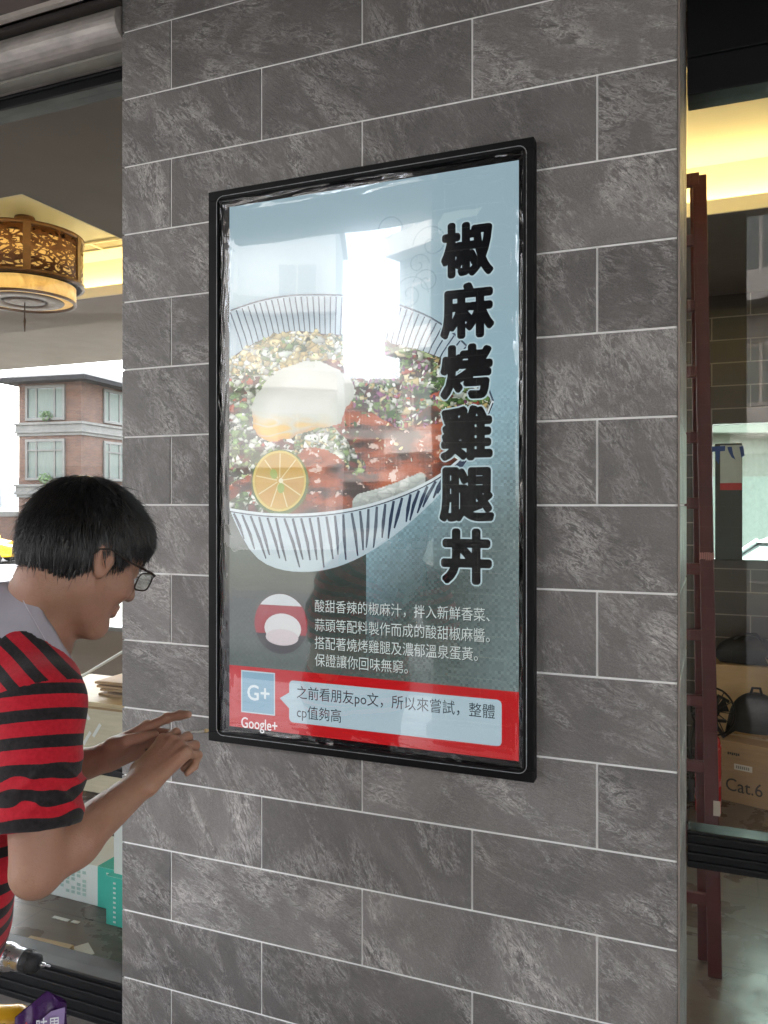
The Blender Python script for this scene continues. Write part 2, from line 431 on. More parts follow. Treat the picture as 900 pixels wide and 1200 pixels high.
m = MB(); m.box(PW / 2 - .0035, PW / 2 + .001, -PD / 2 - .001, -PD / 2 + .0035, 0, PT)
m.build('corner_trim', plain('corner_trim_metal', (.30, .25, .22), .4, .3), pillar)

# ------------------------------------------------------------------ shop windows
def window(name, label, u0, u1, w, rails, posts, panes, glass):
    """rails: (z0, z1, depth, grooves)"""
    t = thing(name, label, 'shop window', W((u0 + u1) / 2, w, 0), ROTZ)
    h = (u1 - u0) / 2
    for z0, z1, d, gr, nm in rails:
        m = MB()
        m.box(-h, h, -d / 2, d / 2, z0, z1, .004)
        n = gr
        for i in range(n):                      # raised extrusion lines along the rail
            zz = z0 + (z1 - z0) * (i + .6) / (n + .2)
            m.box(-h, h, -d / 2 - .010, -d / 2 + .002, zz, zz + .008, .002)
        m.build(nm, BLACK_ALU, t)
    for a, b, z0, z1 in posts:
        m = MB(); m.box(a - (u0 + u1) / 2, b - (u0 + u1) / 2, -.03, .03, z0, z1, .004); m.build('post', BLACK_ALU, t)
    for a, b, z0, z1 in panes:
        m = MB(); m.box(a - (u0 + u1) / 2, b - (u0 + u1) / 2, -.004, .004, z0, z1); m.build('glass_pane', glass, t)
    return t
ZHL = 2.976
wl_ = window('shop_window', 'black framed shop window left of the slate pillar, wooden counter behind its glass', -5.0, -.004, .15,
       [(ZHL, 3.085, .08, 2, 'head_rail'), (.78, .815, .05, 1, 'mid_rail'), (.0, .148, .10, 4, 'sill_rail')],
       [(-5.0, -4.93, .149, 2.975), (-2.6, -2.54, .149, .779), (-2.6, -2.54, .816, 2.975)],
       [(-4.93, -2.6, .816, 2.975), (-2.54, -.004, .816, 2.975), (-4.93, -2.6, .149, .779), (-2.54, -.004, .149, .779)], GLASS)
wr_ = window('shop_window', 'black framed shop window right of the slate pillar with a red ladder behind its glass', PW + .004, 5.0, .45,
       [(2.75, 3.26, .10, 3, 'head_rail'), (.663, .764, .07, 4, 'mid_rail'), (.0, .10, .10, 2, 'sill_rail')],
       [(4.93, 5.0, .101, 2.749)],
       [(PW + .004, 4.93, .765, 2.749), (PW + .004, 4.93, .101, .662)], GLASS_R)
# roller shutter housing over the left window
sh = thing('shutter_housing', 'dusty rounded metal roller shutter housing above the left shop window', 'shutter housing', W(-2.5, .03, 3.03), ROTZ)
m = MB()
prof = []
for k in range(13):
    a = math.pi * (.5 + k / 12.0)
    prof.append((.058 * math.cos(a) * 1.0, .052 + .052 * math.sin(a)))
prof += [(.05, -.012), (.075, -.012), (.075, .104)]
m.prism([(b_ if False else a_, b_) for a_, b_ in prof], -2.49, 2.495, axis='x') if False else None
n = len(prof)
vs = [(-2.49, a_, b_) for a_, b_ in prof] + [(2.495, a_, b_) for a_, b_ in prof]
m.faces(vs, [tuple(range(n)), tuple(range(2 * n - 1, n - 1, -1))] + [(i, i + n, (i + 1) % n + n, (i + 1) % n) for i in range(n)])
m.build('housing_cover', SHUT_ALU, sh)
m = MB(); m.box(-2.49, 2.495, -.05, .1, .108, .122); m.build('top_flange', plain('dark_shutter_metal', (.12, .105, .095), .5, .2), sh)
m = MB(); m.box(-2.49, 2.495, .0, .05, -.020, -.0125); m.build('slat_end', plain('slat_grey', (.30, .29, .26), .5, .2), sh)

# ------------------------------------------------------------------ inside walls
uB = -6.0
BACKFRAME = plain('back_frame_grey', (.20, .20, .20), .5)
t = thing('back_window', 'tall back window of the shop through which the brick villa is seen', 'window', W(-3.1, 2.83, 0), ROTZ)
m = MB(); m.box(-2.9, 3.2, -.05, .06, 0, .72); m.build('sill_wall', GREY_PLASTER, t)
m = MB(); m.box(-2.9, 3.2, -.06, .06, .721, .75, .004); m.build('sill', BACKFRAME, t)
m = MB()
for x in (-2.9, 3.14): m.box(x, x + .06, -.04, .04, .751, ZS - .001)
m.build('frame', BACKFRAME, t)
TILE_DARK = brick_mat('dark_wall_tile', (.065, .050, .040, 1), (.055, .043, .035, 1), (.25, .215, .175, 1), .46, .148, 'XZ', .35, .004)
ul, zt = ray_w(835, 497, 3.75); _, zb = ray_w(870, 656, 3.75)
zoff = ray_w(860, 666.7, 3.75)[1]
zoff = zoff - math.floor(zoff / .148) * .148
m = MB(); z0 = -zoff
m.box(-.1, ul, 0, .12, -.01 + z0, ZS + z0); m.box(ul, 6, 0, .12, -.01 + z0, zb + z0)
m.box(ul, 6, 0, .12, zt + z0, ZS + z0); m.box(4.4, 6, 0, .12, zb + z0, zt + z0)
gp = thing('back_window', 'green tinted back window at the right end of the shop beside the hanging banner', 'window', W((ul + 4.4) / 2, 3.81, 0), ROTZ)
mm_ = MB(); hw_ = (4.4 - ul) / 2; mm_.box(-hw_ + .002, hw_ - .002, -.004, .004, zb + .002, zt - .002); mm_.build('pane', glass_mat('green_tint_glass', (.66, .75, .68)), gp)
o = m.build('back_wall', TILE_DARK); o.location = W(0, 3.75, zoff); o.rotation_euler = (0, 0, ROTZ)
tag(o, 'dark brown tiled back wall of the shop behind the red ladder', 'wall')
m = MB(); m.box(-.22, -.1, 2.9, 3.87, 0, ZS); o = frame_obj(m, 'side_wall', GREY_PLASTER, 'grey plaster return wall inside the shop behind the pillar', 'wall')
m = MB(); m.box(5.0, 5.12, .5, 3.87, 0, 3.3); frame_obj(m, 'end_wall', GREY_PLASTER, 'plain plaster end wall at the right end of the shop', 'wall')
m = MB(); m.box(-6.2, -6.0, .2, 2.9, 0, 3.3); frame_obj(m, 'end_wall', GREY_PLASTER, 'plain plaster end wall at the left end of the shop', 'wall')

# notice board standing in the right back opening
u0, zz1 = ray_w(838, 520, 3.68); u1, _ = ray_w(870, 520, 3.68)
nb = thing('notice_board', 'dark hanging banner with blue letters and a red stripe in the bright opening', 'banner', W((u0 + u1) / 2, 3.69, zb), ROTZ)
h = (u1 - u0) / 2; hz = zz1 - zb
m = MB(); m.box(-h, h, -.012, .012, 0, hz, .003); m.build('board', plain('dark_green_board', (.035, .04, .037), .4), nb)
m = MB(); m.box(-h + .03, h - .004, -.0165, -.0125, hz * .66, hz - .012); m.build('white_header', plain('board_white', (.42, .47, .45), .5), nb)
m = MB(); m.box(-h + .03, h - .004, -.0185, -.0125, hz * .60, hz * .66); m.build('red_stripe', plain('board_red', (.40, .04, .04), .5), nb)
m = MB()
z1_ = hz - .02
m.prism([(-.115, z1_), (-.02, z1_ + .004), (-.022, z1_ - .028), (-.05, z1_ - .03), (-.058, z1_ - .115), (-.075, z1_ - .085), (-.078, z1_ - .03), (-.112, z1_ - .034)], -.0205, -.017)
m.prism([(-.008, z1_ - .004), (.018, z1_ - .002), (.026, z1_ - .05), (.040, z1_ - .085), (.018, z1_ - .07), (.0, z1_ - .035)], -.0205, -.017)
m.prism([(.062, z1_ - .004), (.085, z1_), (.092, z1_ - .06), (.074, z1_ - .072)], -.0205, -.017)
m.build('lettering', plain('board_blue', (.02, .06, .22), .5), nb)
# ------------------------------------------------------------------ the framed menu screen
FU0, FU1, FZ0, FZ1 = .328, 1.234, .993, 2.512
DU, DZ = (FU0 + FU1) / 2, FZ0
disp = thing('menu_screen', 'black framed upright menu screen with a rice bowl picture, wrapped in wrinkled clear film', 'menu screen', W(DU, 0, DZ), ROTZ)
hw, hh = (FU1 - FU0) / 2, FZ1 - FZ0
m = MB(); fw = .026
m.box(-hw, hw, -.036, -.0005, 0, fw, .002); m.box(-hw, hw, -.036, -.0005, hh - fw, hh, .002)
m.box(-hw, -hw + fw, -.0355, -.0005, fw, hh - fw, .002); m.box(hw - fw, hw, -.0355, -.0005, fw, hh - fw, .002)
m.build('frame', plain('black_frame_paint', (.004, .004, .0045), .5, 0, .3, 12, .05, 200, spec=.2), disp)
m = MB(); m.box(-hw + fw - .001, hw - fw + .001, -.020, -.001, fw - .001, hh - fw + .001)
m.build('bezel', BLACK_GLOSS, disp)
YS = -.0212
def S(px, py):
    u, z = ray_w(px, py, YS); return (u - DU, z - DZ)
SCR = .092 / .72
def ink_mat():
    mt, nt, p, out = nodes_of('screen_ink')
    at = nt.nodes.new('ShaderNodeAttribute'); at.attribute_name = 'ink'
    grain = ramp(nt, noise_tex(nt, mapping(nt, objco(nt), (1, 1, 1)), 420, 2, .6), [(.25, .90), (.75, 1.06)])
    c = mixrgb(nt, 1.0, at.outputs['Color'], grain, 'MULTIPLY')
    nt.links.new(c, p.inputs['Emission Color']); p.inputs['Emission Strength'].default_value = SCR * .72
    b = mixrgb(nt, 1.0, c, (.22, .22, .22, 1), 'MULTIPLY'); nt.links.new(b, p.inputs['Base Color'])
    p.inputs['Roughness'].default_value = .10; p.inputs['Specular IOR Level'].default_value = .9
    return mt
INK = ink_mat()
class Ink:
    def __init__(s): s.bm = bmesh.new(); s.cl = s.bm.loops.layers.float_color.new('ink')
    def poly(s, pts, col, layer, px=True, cols=None):
        P = [S(*p) for p in pts] if px else list(pts)
        y = YS - layer
        vs = [s.bm.verts.new((a, y, b)) for a, b in P]
        if len(P) > 4:
            tris = tessellate_polygon([[Vector((a, b, 0)) for a, b in P]])
        else: tris = [tuple(range(len(P)))]
        for t in tris:
            try: f = s.bm.faces.new([vs[i] for i in t])
            except ValueError: continue
            f.normal_update()
            if f.normal.y > 0: f.normal_flip()
            for lp in f.loops:
                lp[s.cl] = (cols[vs.index(lp.vert)] if cols else col)
        return s
    def stroke(s, pts, w, col, layer, px=True):
        """ribbon with metric width w (or list)"""
        P = [Vector(S(*p)) if px else Vector(p) for p in pts]
        n = len(P); wl = w if hasattr(w, '__len__') else [w] * n
        L_, R2 = [], []
        for i in range(n):
            d = P[min(i + 1, n - 1)] - P[max(i - 1, 0)]
            if d.length < 1e-9: d = Vector((1, 0))
            d.normalize(); nn = Vector((-d.y, d.x)) * wl[i] / 2
            L_.append(P[i] + nn); R2.append(P[i] - nn)
        for i in range(n - 1):
            s.poly([L_[i], L_[i + 1], R2[i + 1], R2[i]], col, layer, px=False)
        return s
    def disc(s, c, rx, ry, col, layer, n=36, px=True, rot=0):
        cx, cz = S(*c) if px else c
        s.poly([(cx + rx * math.cos(t) * math.cos(rot) - ry * math.sin(t) * math.sin(rot), cz + rx * math.cos(t) * math.sin(rot) + ry * math.sin(t) * math.cos(rot)) for t in [2 * math.pi * k / n for k in range(n)]], col, layer, px=False)
        return s
    def mesh2d(s, verts, faces, col, layer):
        y = YS - layer
        vs = [s.bm.verts.new((a, y, b)) for a, b in verts]
        for t in faces:
            try: f = s.bm.faces.new([vs[i] for i in t])
            except ValueError: continue
            f.normal_update()
            if f.normal.y > 0: f.normal_flip()
            for lp in f.loops: lp[s.cl] = col
    def build(s, name, parent):
        me = bpy.data.meshes.new(name); s.bm.to_mesh(me); s.bm.free(); me.materials.append(INK)
        return link(bpy.data.objects.new(name, me), parent)

TXT = {}
def glyphs(txt):
    if txt in TXT: return TXT[txt]
    cu = bpy.data.curves.new('t', 'FONT'); cu.body = txt; cu.resolution_u = 3; cu.size = 1
    ob = bpy.data.objects.new('t', cu); SC.collection.objects.link(ob)
    bpy.context.view_layer.update()
    me = ob.to_mesh()
    v = [(q.co.x, q.co.y) for q in me.vertices]; f = [tuple(p.vertices) for p in me.polygons]
    ob.to_mesh_clear(); bpy.data.objects.remove(ob); bpy.data.curves.remove(cu)
    if not v: v = [(0, 0), (1, 1)]
    xs = [a for a, b in v]; ys_ = [b for a, b in v]
    TXT[txt] = (v, f, min(xs), max(xs), min(ys_), max(ys_)); return TXT[txt]
def fit(ink, txt, x0, x1, z0, z1, col, layer, bold=0.0, nb=8):
    v, f, a0, a1, b0, b1 = glyphs(txt)
    sx = (x1 - x0) / max(1e-6, a1 - a0); sz = (z1 - z0) / max(1e-6, b1 - b0)
    base = [(x0 + (a - a0) * sx, z0 + (b - b0) * sz) for a, b in v]
    ink.mesh2d(base, f, col, layer)
    if bold:
        for k in range(nb):
            t = 2 * math.pi * k / nb
            ink.mesh2d([(a + bold * math.cos(t), b + bold * math.sin(t)) for a, b in base], f, col, layer + .00003 * (k + 1))
def fit_px(ink, txt, pa, pb, col, layer, bold=0.0, nb=8):
    """pa: lower left photo corner, pb: upper right photo corner of the line of writing"""
    (x0, z0), (x1, z1) = S(*pa), S(*pb)
    fit(ink, txt, x0, x1, z0, z1, col, layer, bold, nb)

def lerp(a, b, t): return a + (b - a) * t
def mixc(a, b, t): return tuple(lerp(x, y, t) for x, y in zip(a, b))
def sst(a, b, x):
    t = min(1, max(0, (x - a) / (b - a))); return t * t * (3 - 2 * t)
def pl(xs, ys_, x):
    return float(np.interp(x, xs, ys_))
# poster picture coordinates are handled in picture space: photo pixel -> screen plane
SX0, SX1 = S(269, 500)[0], S(608, 500)[0]
SZ0, SZ1 = 1.036 - DZ, 2.468 - DZ
def to_px(x, z):                         # picture plane -> photo pixel, only to look colours up
    p = W(x + DU, YS, z + DZ); return (450 + FPX * p.x / p.y, 590 - FPX * (p.z - CAMH) / p.y)
screen = Ink()
NX, NZ = 110, 190
rs = random.Random(3)
TOP, RGT, CLO, SHD = srgb(158, 184, 195), srgb(150, 184, 196), srgb(98, 112, 108), srgb(40, 47, 43)
def base_col(px, py):
    c = mixc(TOP, RGT, sst(300, 500, py))
    cl = mixc(CLO, srgb(116, 133, 134), sst(480, 610, px) * .8)
    sh = sst(560, 400, px) * sst(600, 690, py) * .8
    sh2 = sst(620, 520, px) * sst(570, 620, py) * .45
    cl = mixc(cl, SHD, max(sh, sh2) * (1 - .55 * sst(690, 800, py)))
    edge = 600 - .9 * (px - 430)
    t = sst(edge - 20, edge + 190, py) if px > 430 else 1.0 if py > 560 else sst(500, 560, py)
    return mixc(c, cl, t)
for i in range(NX):
    for j in range(NZ):
        x0, x1 = lerp(SX0, SX1, i / NX), lerp(SX0, SX1, (i + 1) / NX); z0, z1 = lerp(SZ0, SZ1, j / NZ), lerp(SZ0, SZ1, (j + 1) / NZ)
        px, py = to_px((x0 + x1) / 2, (z0 + z1) / 2)
        c = base_col(px, py)
        wv = sst(470, 640, py + (px - 440) * .5)
        k = 1 + wv * (((i + j) % 2) * .16 - .08 + (rs.random() - .5) * .28)
        screen.poly([(x0, z0), (x1, z0), (x1, z1), (x0, z1)], tuple(min(1, q * k) for q in c[:3]) + (1,), 0, px=False)
scr = screen.build('screen', disp)

# --- the dish picture
dish = Ink(); rd = random.Random(21)
CERA, CERB, NAVY = srgb(190, 205, 212), srgb(150, 172, 184), srgb(42, 56, 78)
def line_pts(tab, n=30):
    xs_ = [p[0] for p in tab]; ys2 = [p[1] for p in tab]
    out = []
    for k in range(n + 1):
        x = lerp(xs_[0], xs_[-1], k / n)
        # smooth interpolation
        out.append((x, float(np.interp(x, xs_, ys2))))
    for _ in range(3):
        out = [out[0]] + [(out[i][0], (out[i - 1][1] + 2 * out[i][1] + out[i + 1][1]) / 4) for i in range(1, len(out) - 1)] + [out[-1]]
    return out
rim_back = line_pts([(270, 364), (300, 353), (335, 346), (370, 345), (410, 346), (450, 352), (480, 361), (505, 371), (530, 388), (556, 412), (572, 440), (578, 470)])
rim_front = line_pts([(270, 597), (300, 602), (340, 604), (380, 602), (420, 596), (455, 586), (490, 572), (520, 556), (550, 530), (568, 505), (578, 470)])
# inside of the bowl
poly = rim_back + rim_front[::-1]
dish.poly(poly, srgb(176, 194, 203), .0002)
food_top = line_pts([(270, 420), (290, 405), (315, 394), (345, 385), (375, 392), (410, 392), (440, 398), (470, 405), (500, 412), (530, 425), (560, 440), (576, 470)])
for k in range(46):                                  # stripes on the inside wall
    x = 270 + k * 6.9
    if x > 572: break
    yb = np.interp(x, [p[0] for p in rim_back], [p[1] for p in rim_back]); yf = np.interp(x, [p[0] for p in food_top], [p[1] for p in food_top])
    lean = (x - 385) * .18
    dish.stroke([(x, yb + 2), (x - lean * .5, (yb + yf) / 2 + 4), (x - lean, yf + 12)], [.004, .0036, .003], srgb(72, 90, 110), .0003)
dish.stroke(rim_back, .0045, srgb(70, 86, 104), .00035)
# outside of the bowl
bot = line_pts([(272, 604), (277, 622), (286, 642), (298, 655), (318, 666), (345, 671), (375, 670), (405, 662), (440, 644), (475, 618), (505, 590), (535, 560), (566, 515), (578, 470)])
xs_f = [p[0] for p in rim_front]
dish.poly(rim_front + bot[::-1], srgb(184, 202, 210), .0002)
for k in range(31):
    t = k / 30.0
    x = lerp(274, 570, t); yt = np.interp(x, xs_f, [p[1] for p in rim_front])
    xb = lerp(290, 540, t ** .9) + rd.uniform(-4, 4); yb = np.interp(xb, [p[0] for p in bot], [p[1] for p in bot])
    e = rd.uniform(.78, .97)
    pts = [(x, yt + 4), (lerp(x, xb, .5) + rd.uniform(-1, 1), lerp(yt, yb, .5)), (lerp(x, xb, e), lerp(yt, yb, e))]
    dish.stroke(pts, [.0065, .0095, .0040], srgb(52, 66, 88), .0003)
for k in range(26):                                  # shade side of the bowl
    pass
dish.stroke(rim_front, .007, srgb(205, 216, 220), .0022); dish.stroke([(a, b + 2.4) for a, b in rim_front], .0028, srgb(40, 52, 72), .0023)
# food: a fine mosaic of printed dots, coloured from layered chunk patterns
ft = lambda x: np.interp(x, [p[0] for p in food_top], [p[1] for p in food_top])
ff = lambda x: np.interp(x, xs_f, [p[1] for p in rim_front])
PAL = {'g': [(84, 116, 58), (58, 92, 44), (118, 146, 86), (42, 66, 36), (150, 172, 116), (96, 130, 70)], 'w': [(214, 220, 208), (196, 204, 192), (230, 232, 224), (180, 188, 170)],
       'r': [(156, 58, 42), (124, 40, 32), (182, 88, 62), (92, 32, 26)], 'o': [(190, 110, 48), (206, 140, 70), (168, 90, 40)], 'd': [(46, 30, 24), (34, 36, 26), (66, 40, 32)], 'y': [(206, 190, 136), (190, 168, 112), (224, 212, 168)], 'p': [(120, 60, 110), (150, 90, 130)]}
egg = [(296, 500), (294, 478), (300, 462), (314, 445), (332, 431), (352, 424), (372, 423), (392, 430), (408, 440), (416, 452), (414, 468), (404, 482), (400, 497), (384, 500), (360, 506), (338, 514), (318, 518), (304, 512)]
def poly_d(pts, x, y):
    """signed distance to a polygon, positive inside"""
    inside = False; best = 1e9; n = len(pts); j_ = n - 1
    for i_ in range(n):
        (x0, y0), (x1, y1) = pts[i_], pts[j_]
        if (y0 > y) != (y1 > y) and x < (x1 - x0) * (y - y0) / (y1 - y0) + x0: inside = not inside
        dx_, dy_ = x1 - x0, y1 - y0; t = max(0, min(1, ((x - x0) * dx_ + (y - y0) * dy_) / (dx_ * dx_ + dy_ * dy_)))
        best = min(best, math.hypot(x - x0 - t * dx_, y - y0 - t * dy_)); j_ = i_
    return best if inside else -best
def hsh(p, k): 
    v_ = math.sin(p.x * 127.1 + p.y * 311.7 + p.z * 74.7 + k * 19.19) * 43758.5453
    return v_ - math.floor(v_)
def chunks(x, y, sc, sx, pal, seed):
    q = Vector((x / (sc * sx) + mnoise.noise(Vector((x / sc * .7, y / sc * .7, seed))) * .5, y / sc, seed))
    ds, ps_ = mnoise.voronoi(q)
    c_ = srgb(*PAL[pal[int(hsh(ps_[0], 1) * len(pal)) % len(pal)]][int(hsh(ps_[0], 2) * 97) % len(PAL[pal[int(hsh(ps_[0], 1) * len(pal)) % len(pal)]])])
    v_ = q - ps_[0]; lit = 1.0 - .55 * v_.y - .35 * v_.x
    edge = min(1, (ds[1] - ds[0]) * 3.2)
    k = lit * (.38 + .62 * edge) * (.8 + .45 * hsh(ps_[0], 3))
    if hsh(ps_[0], 4) > .72 and v_.length < .22: k *= 1.7
    return tuple(min(1, a * k) for a in c_[:3])
def food_col(x, y):
    de = poly_d(egg, x + 2.5 * mnoise.noise(Vector((x * .09, y * .09, 0))), y + 2.5 * mnoise.noise(Vector((x * .09, y * .09, 4))))
    if de > 0:
        sh = sst(0, 26, de)
        nz_ = mnoise.noise(Vector((x * .03, y * .045, 3))) 
        t = sst(424, 512, y) 
        c_ = mixc(srgb(232, 233, 226)[:3], srgb(184, 190, 178)[:3], .6 * t + .5 * (1 - sh))
        yk = sst(480, 502, y + 7 * mnoise.noise(Vector((x * .05, y * .1, 1))) - (x - 320) * .06) * sst(396, 370, x)
        y2 = max(0, 1 - abs(mnoise.noise(Vector((x * .035 + 3, y * .09, 7)))) * 5)
        c_ = mixc(c_, srgb(226, 178, 54)[:3], yk * (.9 - .75 * y2))
        c_ = mixc(c_, srgb(196, 122, 28)[:3], yk * .5 * sst(8, 0, de))
        c_ = tuple(v_ * (1 + .06 * nz_) for v_ in c_)
        return c_
    # glazed chicken
    n1 = mnoise.fractal(Vector((x * .022 + y * .006, y * .05, 2)), .9, 2.1, 5)
    n2 = mnoise.fractal(Vector((x * .09, y * .11, 5)), .8, 2.2, 4)
    ck = mixc(srgb(96, 40, 26)[:3], srgb(176, 84, 40)[:3], min(1, max(0, .5 + n1 * 1.1)))
    ck = mixc(ck, srgb(48, 24, 20)[:3], sst(.05, .4, -n1 + n2 * .3))
    ck = mixc(ck, srgb(238, 214, 200)[:3], .8 * sst(.46, .62, n2 + .25 * n1))
    z_ = 9999
    hb_ = sst(-.16, .10, mnoise.noise(Vector((x * .018, y * .022, 8))) + .40 * sst(470, 415, y) + .45 * sst(345, 300, x) + .30 * (sst(405, 440, x) * sst(500, 470, y)) - .65 * sst(430, 470, x) * sst(470, 505, y) - .5 * sst(330, 370, x) * sst(500, 545, y) - .25 * sst(545, 590, y))
    if x < 400 and y < 440: pal = 'ywyygw'
    elif x < 345: pal = 'ggwgrwd'
    elif x < 410: pal = 'wygwg'
    else: pal = 'ggwwgrdypg'
    hc = chunks(x, y, 7.5, 1.35, pal, 1.0) if mnoise.noise(Vector((x * .11, y * .11, 3))) > -.1 else chunks(x, y, 4.2, 1.2, pal, 5.0)
    c_ = mixc(ck, hc, 1 if hb_ > .5 + .35 * mnoise.noise(Vector((x * .13, y * .13, 6))) else 0)
    rc = sst(24, 6, ff(x) - y) * sst(405, 425, x) * sst(505, 488, x)
    if rc > .35: c_ = mixc(chunks(x, y, 6.5, 1.7, 'w', 9.0), srgb(208, 216, 212)[:3], .6)
    k = .62 + .38 * sst(2, 16, ff(x) - y)                          # printed picture's own darker fringe at the rim
    return tuple(v_ * k for v_ in c_)
fpoly = food_top + [(a, b - 1) for a, b in rim_front[::-1]]
dish.poly(fpoly, srgb(84, 48, 38), .0005)
fz1, fz0 = S(300, 380)[1] + .05, S(300, 606)[1] - .02
CS = .0027
nxx, nzz = int((S(578, 480)[0] - SX0) / CS), int((fz1 - fz0) / CS)
for i in range(nxx):
    for j in range(nzz):
        x0, z0 = SX0 + i * CS, fz0 + j * CS
        px, py = to_px(x0 + CS / 2, z0 + CS / 2)
        top_ = ft(px) + 7 * mnoise.noise(Vector((px * .12, 1, 0)))
        if px > 577 or not (top_ < py < ff(px) - .6): continue
        col = food_col(px, py)
        dish.poly([(x0, z0), (x0 + CS, z0), (x0 + CS, z0 + CS), (x0, z0 + CS)], tuple(min(1, max(0, v_)) for v_ in col) + (1,), .0007, px=False)
def blob(cx, cy_, r, col, lay, n=9, asp=.7, ang=None):
    x, z = S(cx, cy_); a0 = rd.uniform(0, 6.28) if ang is None else ang
    pts = []
    for q in range(n):
        t = 2 * math.pi * q / n; rr = r * rd.uniform(.72, 1.12)
        a, b = rr * math.cos(t), rr * asp * math.sin(t)
        pts.append((x + a * math.cos(a0) - b * math.sin(a0), z + a * math.sin(a0) + b * math.cos(a0)))
    dish.poly(pts, col, lay, px=False)
def jit(c, k=.2):
    f = 1 + rd.uniform(-k, k); return tuple(min(1, v * f * (1 + rd.uniform(-.06, .06))) for v in c[:3]) + (1,)
lay = .0009
for (x0, x1, y0, y1), pal, n in (((275, 400, 395, 440), 'wyg', 60), ((272, 330, 430, 560), 'gw', 60), ((400, 525, 425, 500), 'ggwp', 150), ((335, 420, 495, 530), 'wg', 50), ((430, 555, 470, 545), 'yw', 26)):
    for _ in range(n):
        x, y = rd.uniform(x0, x1), rd.uniform(y0, y1)
        if not (ft(x) < y < ff(x) - 5) or poly_d(egg, x, y) > -3: continue
        lay += .0000004
        blob(x, y, rd.uniform(.0035, .0085), jit(srgb(*rd.choice(PAL[rd.choice(pal)]))), lay, rd.choice((6, 7, 8)), rd.uniform(.25, .7))
# citrus half
lc = S(328, 565); R0 = .088
dish.disc(lc, R0 * 1.0, R0, srgb(92, 116, 44), .0015, 40, px=False)
dish.disc((lc[0] - .002, lc[1] + .003), R0 * .93, R0 * .93, srgb(210, 186, 90), .00153, 40, px=False)
dish.disc((lc[0] - .001, lc[1] + .003), R0 * .86, R0 * .86, srgb(192, 152, 46), .00156, 40, px=False)
for k in range(9):
    a = k * 2 * math.pi / 9 + .2
    a2 = a + 2 * math.pi / 9 * .86
    p0 = (lc[0] + .01 * math.cos((a + a2) / 2), lc[1] + .006 + .01 * math.sin((a + a2) / 2))
    pts = [p0] + [(lc[0] + R0 * .83 * math.cos(lerp(a, a2, q / 5)), lc[1] + .003 + R0 * .83 * math.sin(lerp(a, a2, q / 5))) for q in range(6)]
    dish.poly(pts, jit(srgb(198, 154, 54), .10), .0016, px=False)
    dish.stroke([(lc[0] + .008 * math.cos(a - .05), lc[1] + .004 + .008 * math.sin(a - .05)), (lc[0] + R0 * .84 * math.cos(a - .05), lc[1] + .003 + R0 * .84 * math.sin(a - .05))], .0035, srgb(226, 206, 150), .00163, px=False)
dish.disc((lc[0] - .018, lc[1] + .022), .011, .014, srgb(150, 170, 70), .0017, 14, px=False, rot=.4); dish.disc((lc[0] + .004, lc[1] - .016), .011, .014, srgb(146, 168, 70), .0017, 14, px=False)
dish.disc((lc[0] + .004, lc[1] + .004), .007, .007, srgb(228, 222, 190), .0018, 12, px=False)
# pale cloud scrolls, upper right of the picture
def scroll(cx, cy_, r0, turns, w, flip=1):
    x, z = S(cx, cy_); pts = []
    for q in range(40):
        t = q / 39.0; a = t * turns * 2 * math.pi; r = r0 * (1 - .85 * t)
        pts.append((x + flip * r * math.cos(a), z + r * math.sin(a)))
    dish.stroke(pts, w, srgb(140, 168, 180), .0002, px=False)
for a in ((480, 345, .05, 1.6, .004), (506, 285, .05, 1.3, .004, -1), (455, 270, .04, 1.2, .004), (500, 330, .035, 1.4, .0035, -1), (490, 310, .03, 1.2, .0035)): scroll(*a)
dish.poly([(513, 262), (520, 250), (540, 246), (556, 245), (566, 242), (558, 253), (540, 256), (530, 262), (524, 276), (514, 274)], srgb(176, 200, 208), .0002)
# small round inset picture
ic = S(329, 731); ir = .081
dish.disc(ic, ir, ir, srgb(26, 26, 30), .0004, 40, px=False)
dish.poly([(ic[0] + ir * math.cos(t), ic[1] + ir * math.sin(t)) for t in [math.radians(-20 + 10 * k) for k in range(23)]], srgb(150, 22, 34), .00045, px=False)
dish.poly([(ic[0] + ir * .99 * math.cos(t), ic[1] + ir * .99 * math.sin(t)) for t in [math.radians(38 + 8 * k) for k in range(14)]], srgb(198, 206, 208), .0005, px=False)
dish.disc((ic[0] + .006, ic[1] - .012), .056, .040, srgb(206, 208, 208), .00055, 26, px=False)
dish.disc((ic[0] + .004, ic[1] - .036), .050, .022, srgb(200, 190, 192), .0006, 26, px=False)
dish.build('dish_picture', scr)

# --- the writing
ttl = Ink()
TITLE = [('椒', 517, 579, 258, 326), ('麻', 516, 580, 330, 398), ('烤', 516, 578, 402, 469), ('雞', 516, 578, 474, 541), ('腿', 515, 580, 546, 613), ('丼', 517, 577, 618, 686)]
for ch, x0, x1, y0, y1 in TITLE:
    a, b = S(x0 + 3, y1 - 3 - (x1 - x0) * .0), S(x1 - 3, y0 + 4)
    cxp = (x0 + x1) / 2
    zt_, zb_ = S(cxp, y0 + 4)[1], S(cxp, y1 - 4)[1]
    fit(ttl, ch, a[0], b[0], zb_, zt_, srgb(186, 208, 214), .0024, .0098, 14)
    fit(ttl, ch, a[0], b[0], zb_, zt_, srgb(12, 13, 17), .0031, .0060, 12)
ttl.build('title_lettering', scr)
cap = Ink()
LINES = [('酸甜香辣的椒麻汁，拌入新鮮香菜、', (369, 717), (574, 725), 15), ('蒜頭等配料製作而成的酸甜椒麻醬。', (369, 739), (574, 747), 15), ('搭配著燒烤雞腿及濃郁溫泉蛋黃。', (369, 760), (560, 767), 15), ('保證讓你回味無窮。', (369, 780), (478, 784), 15)]
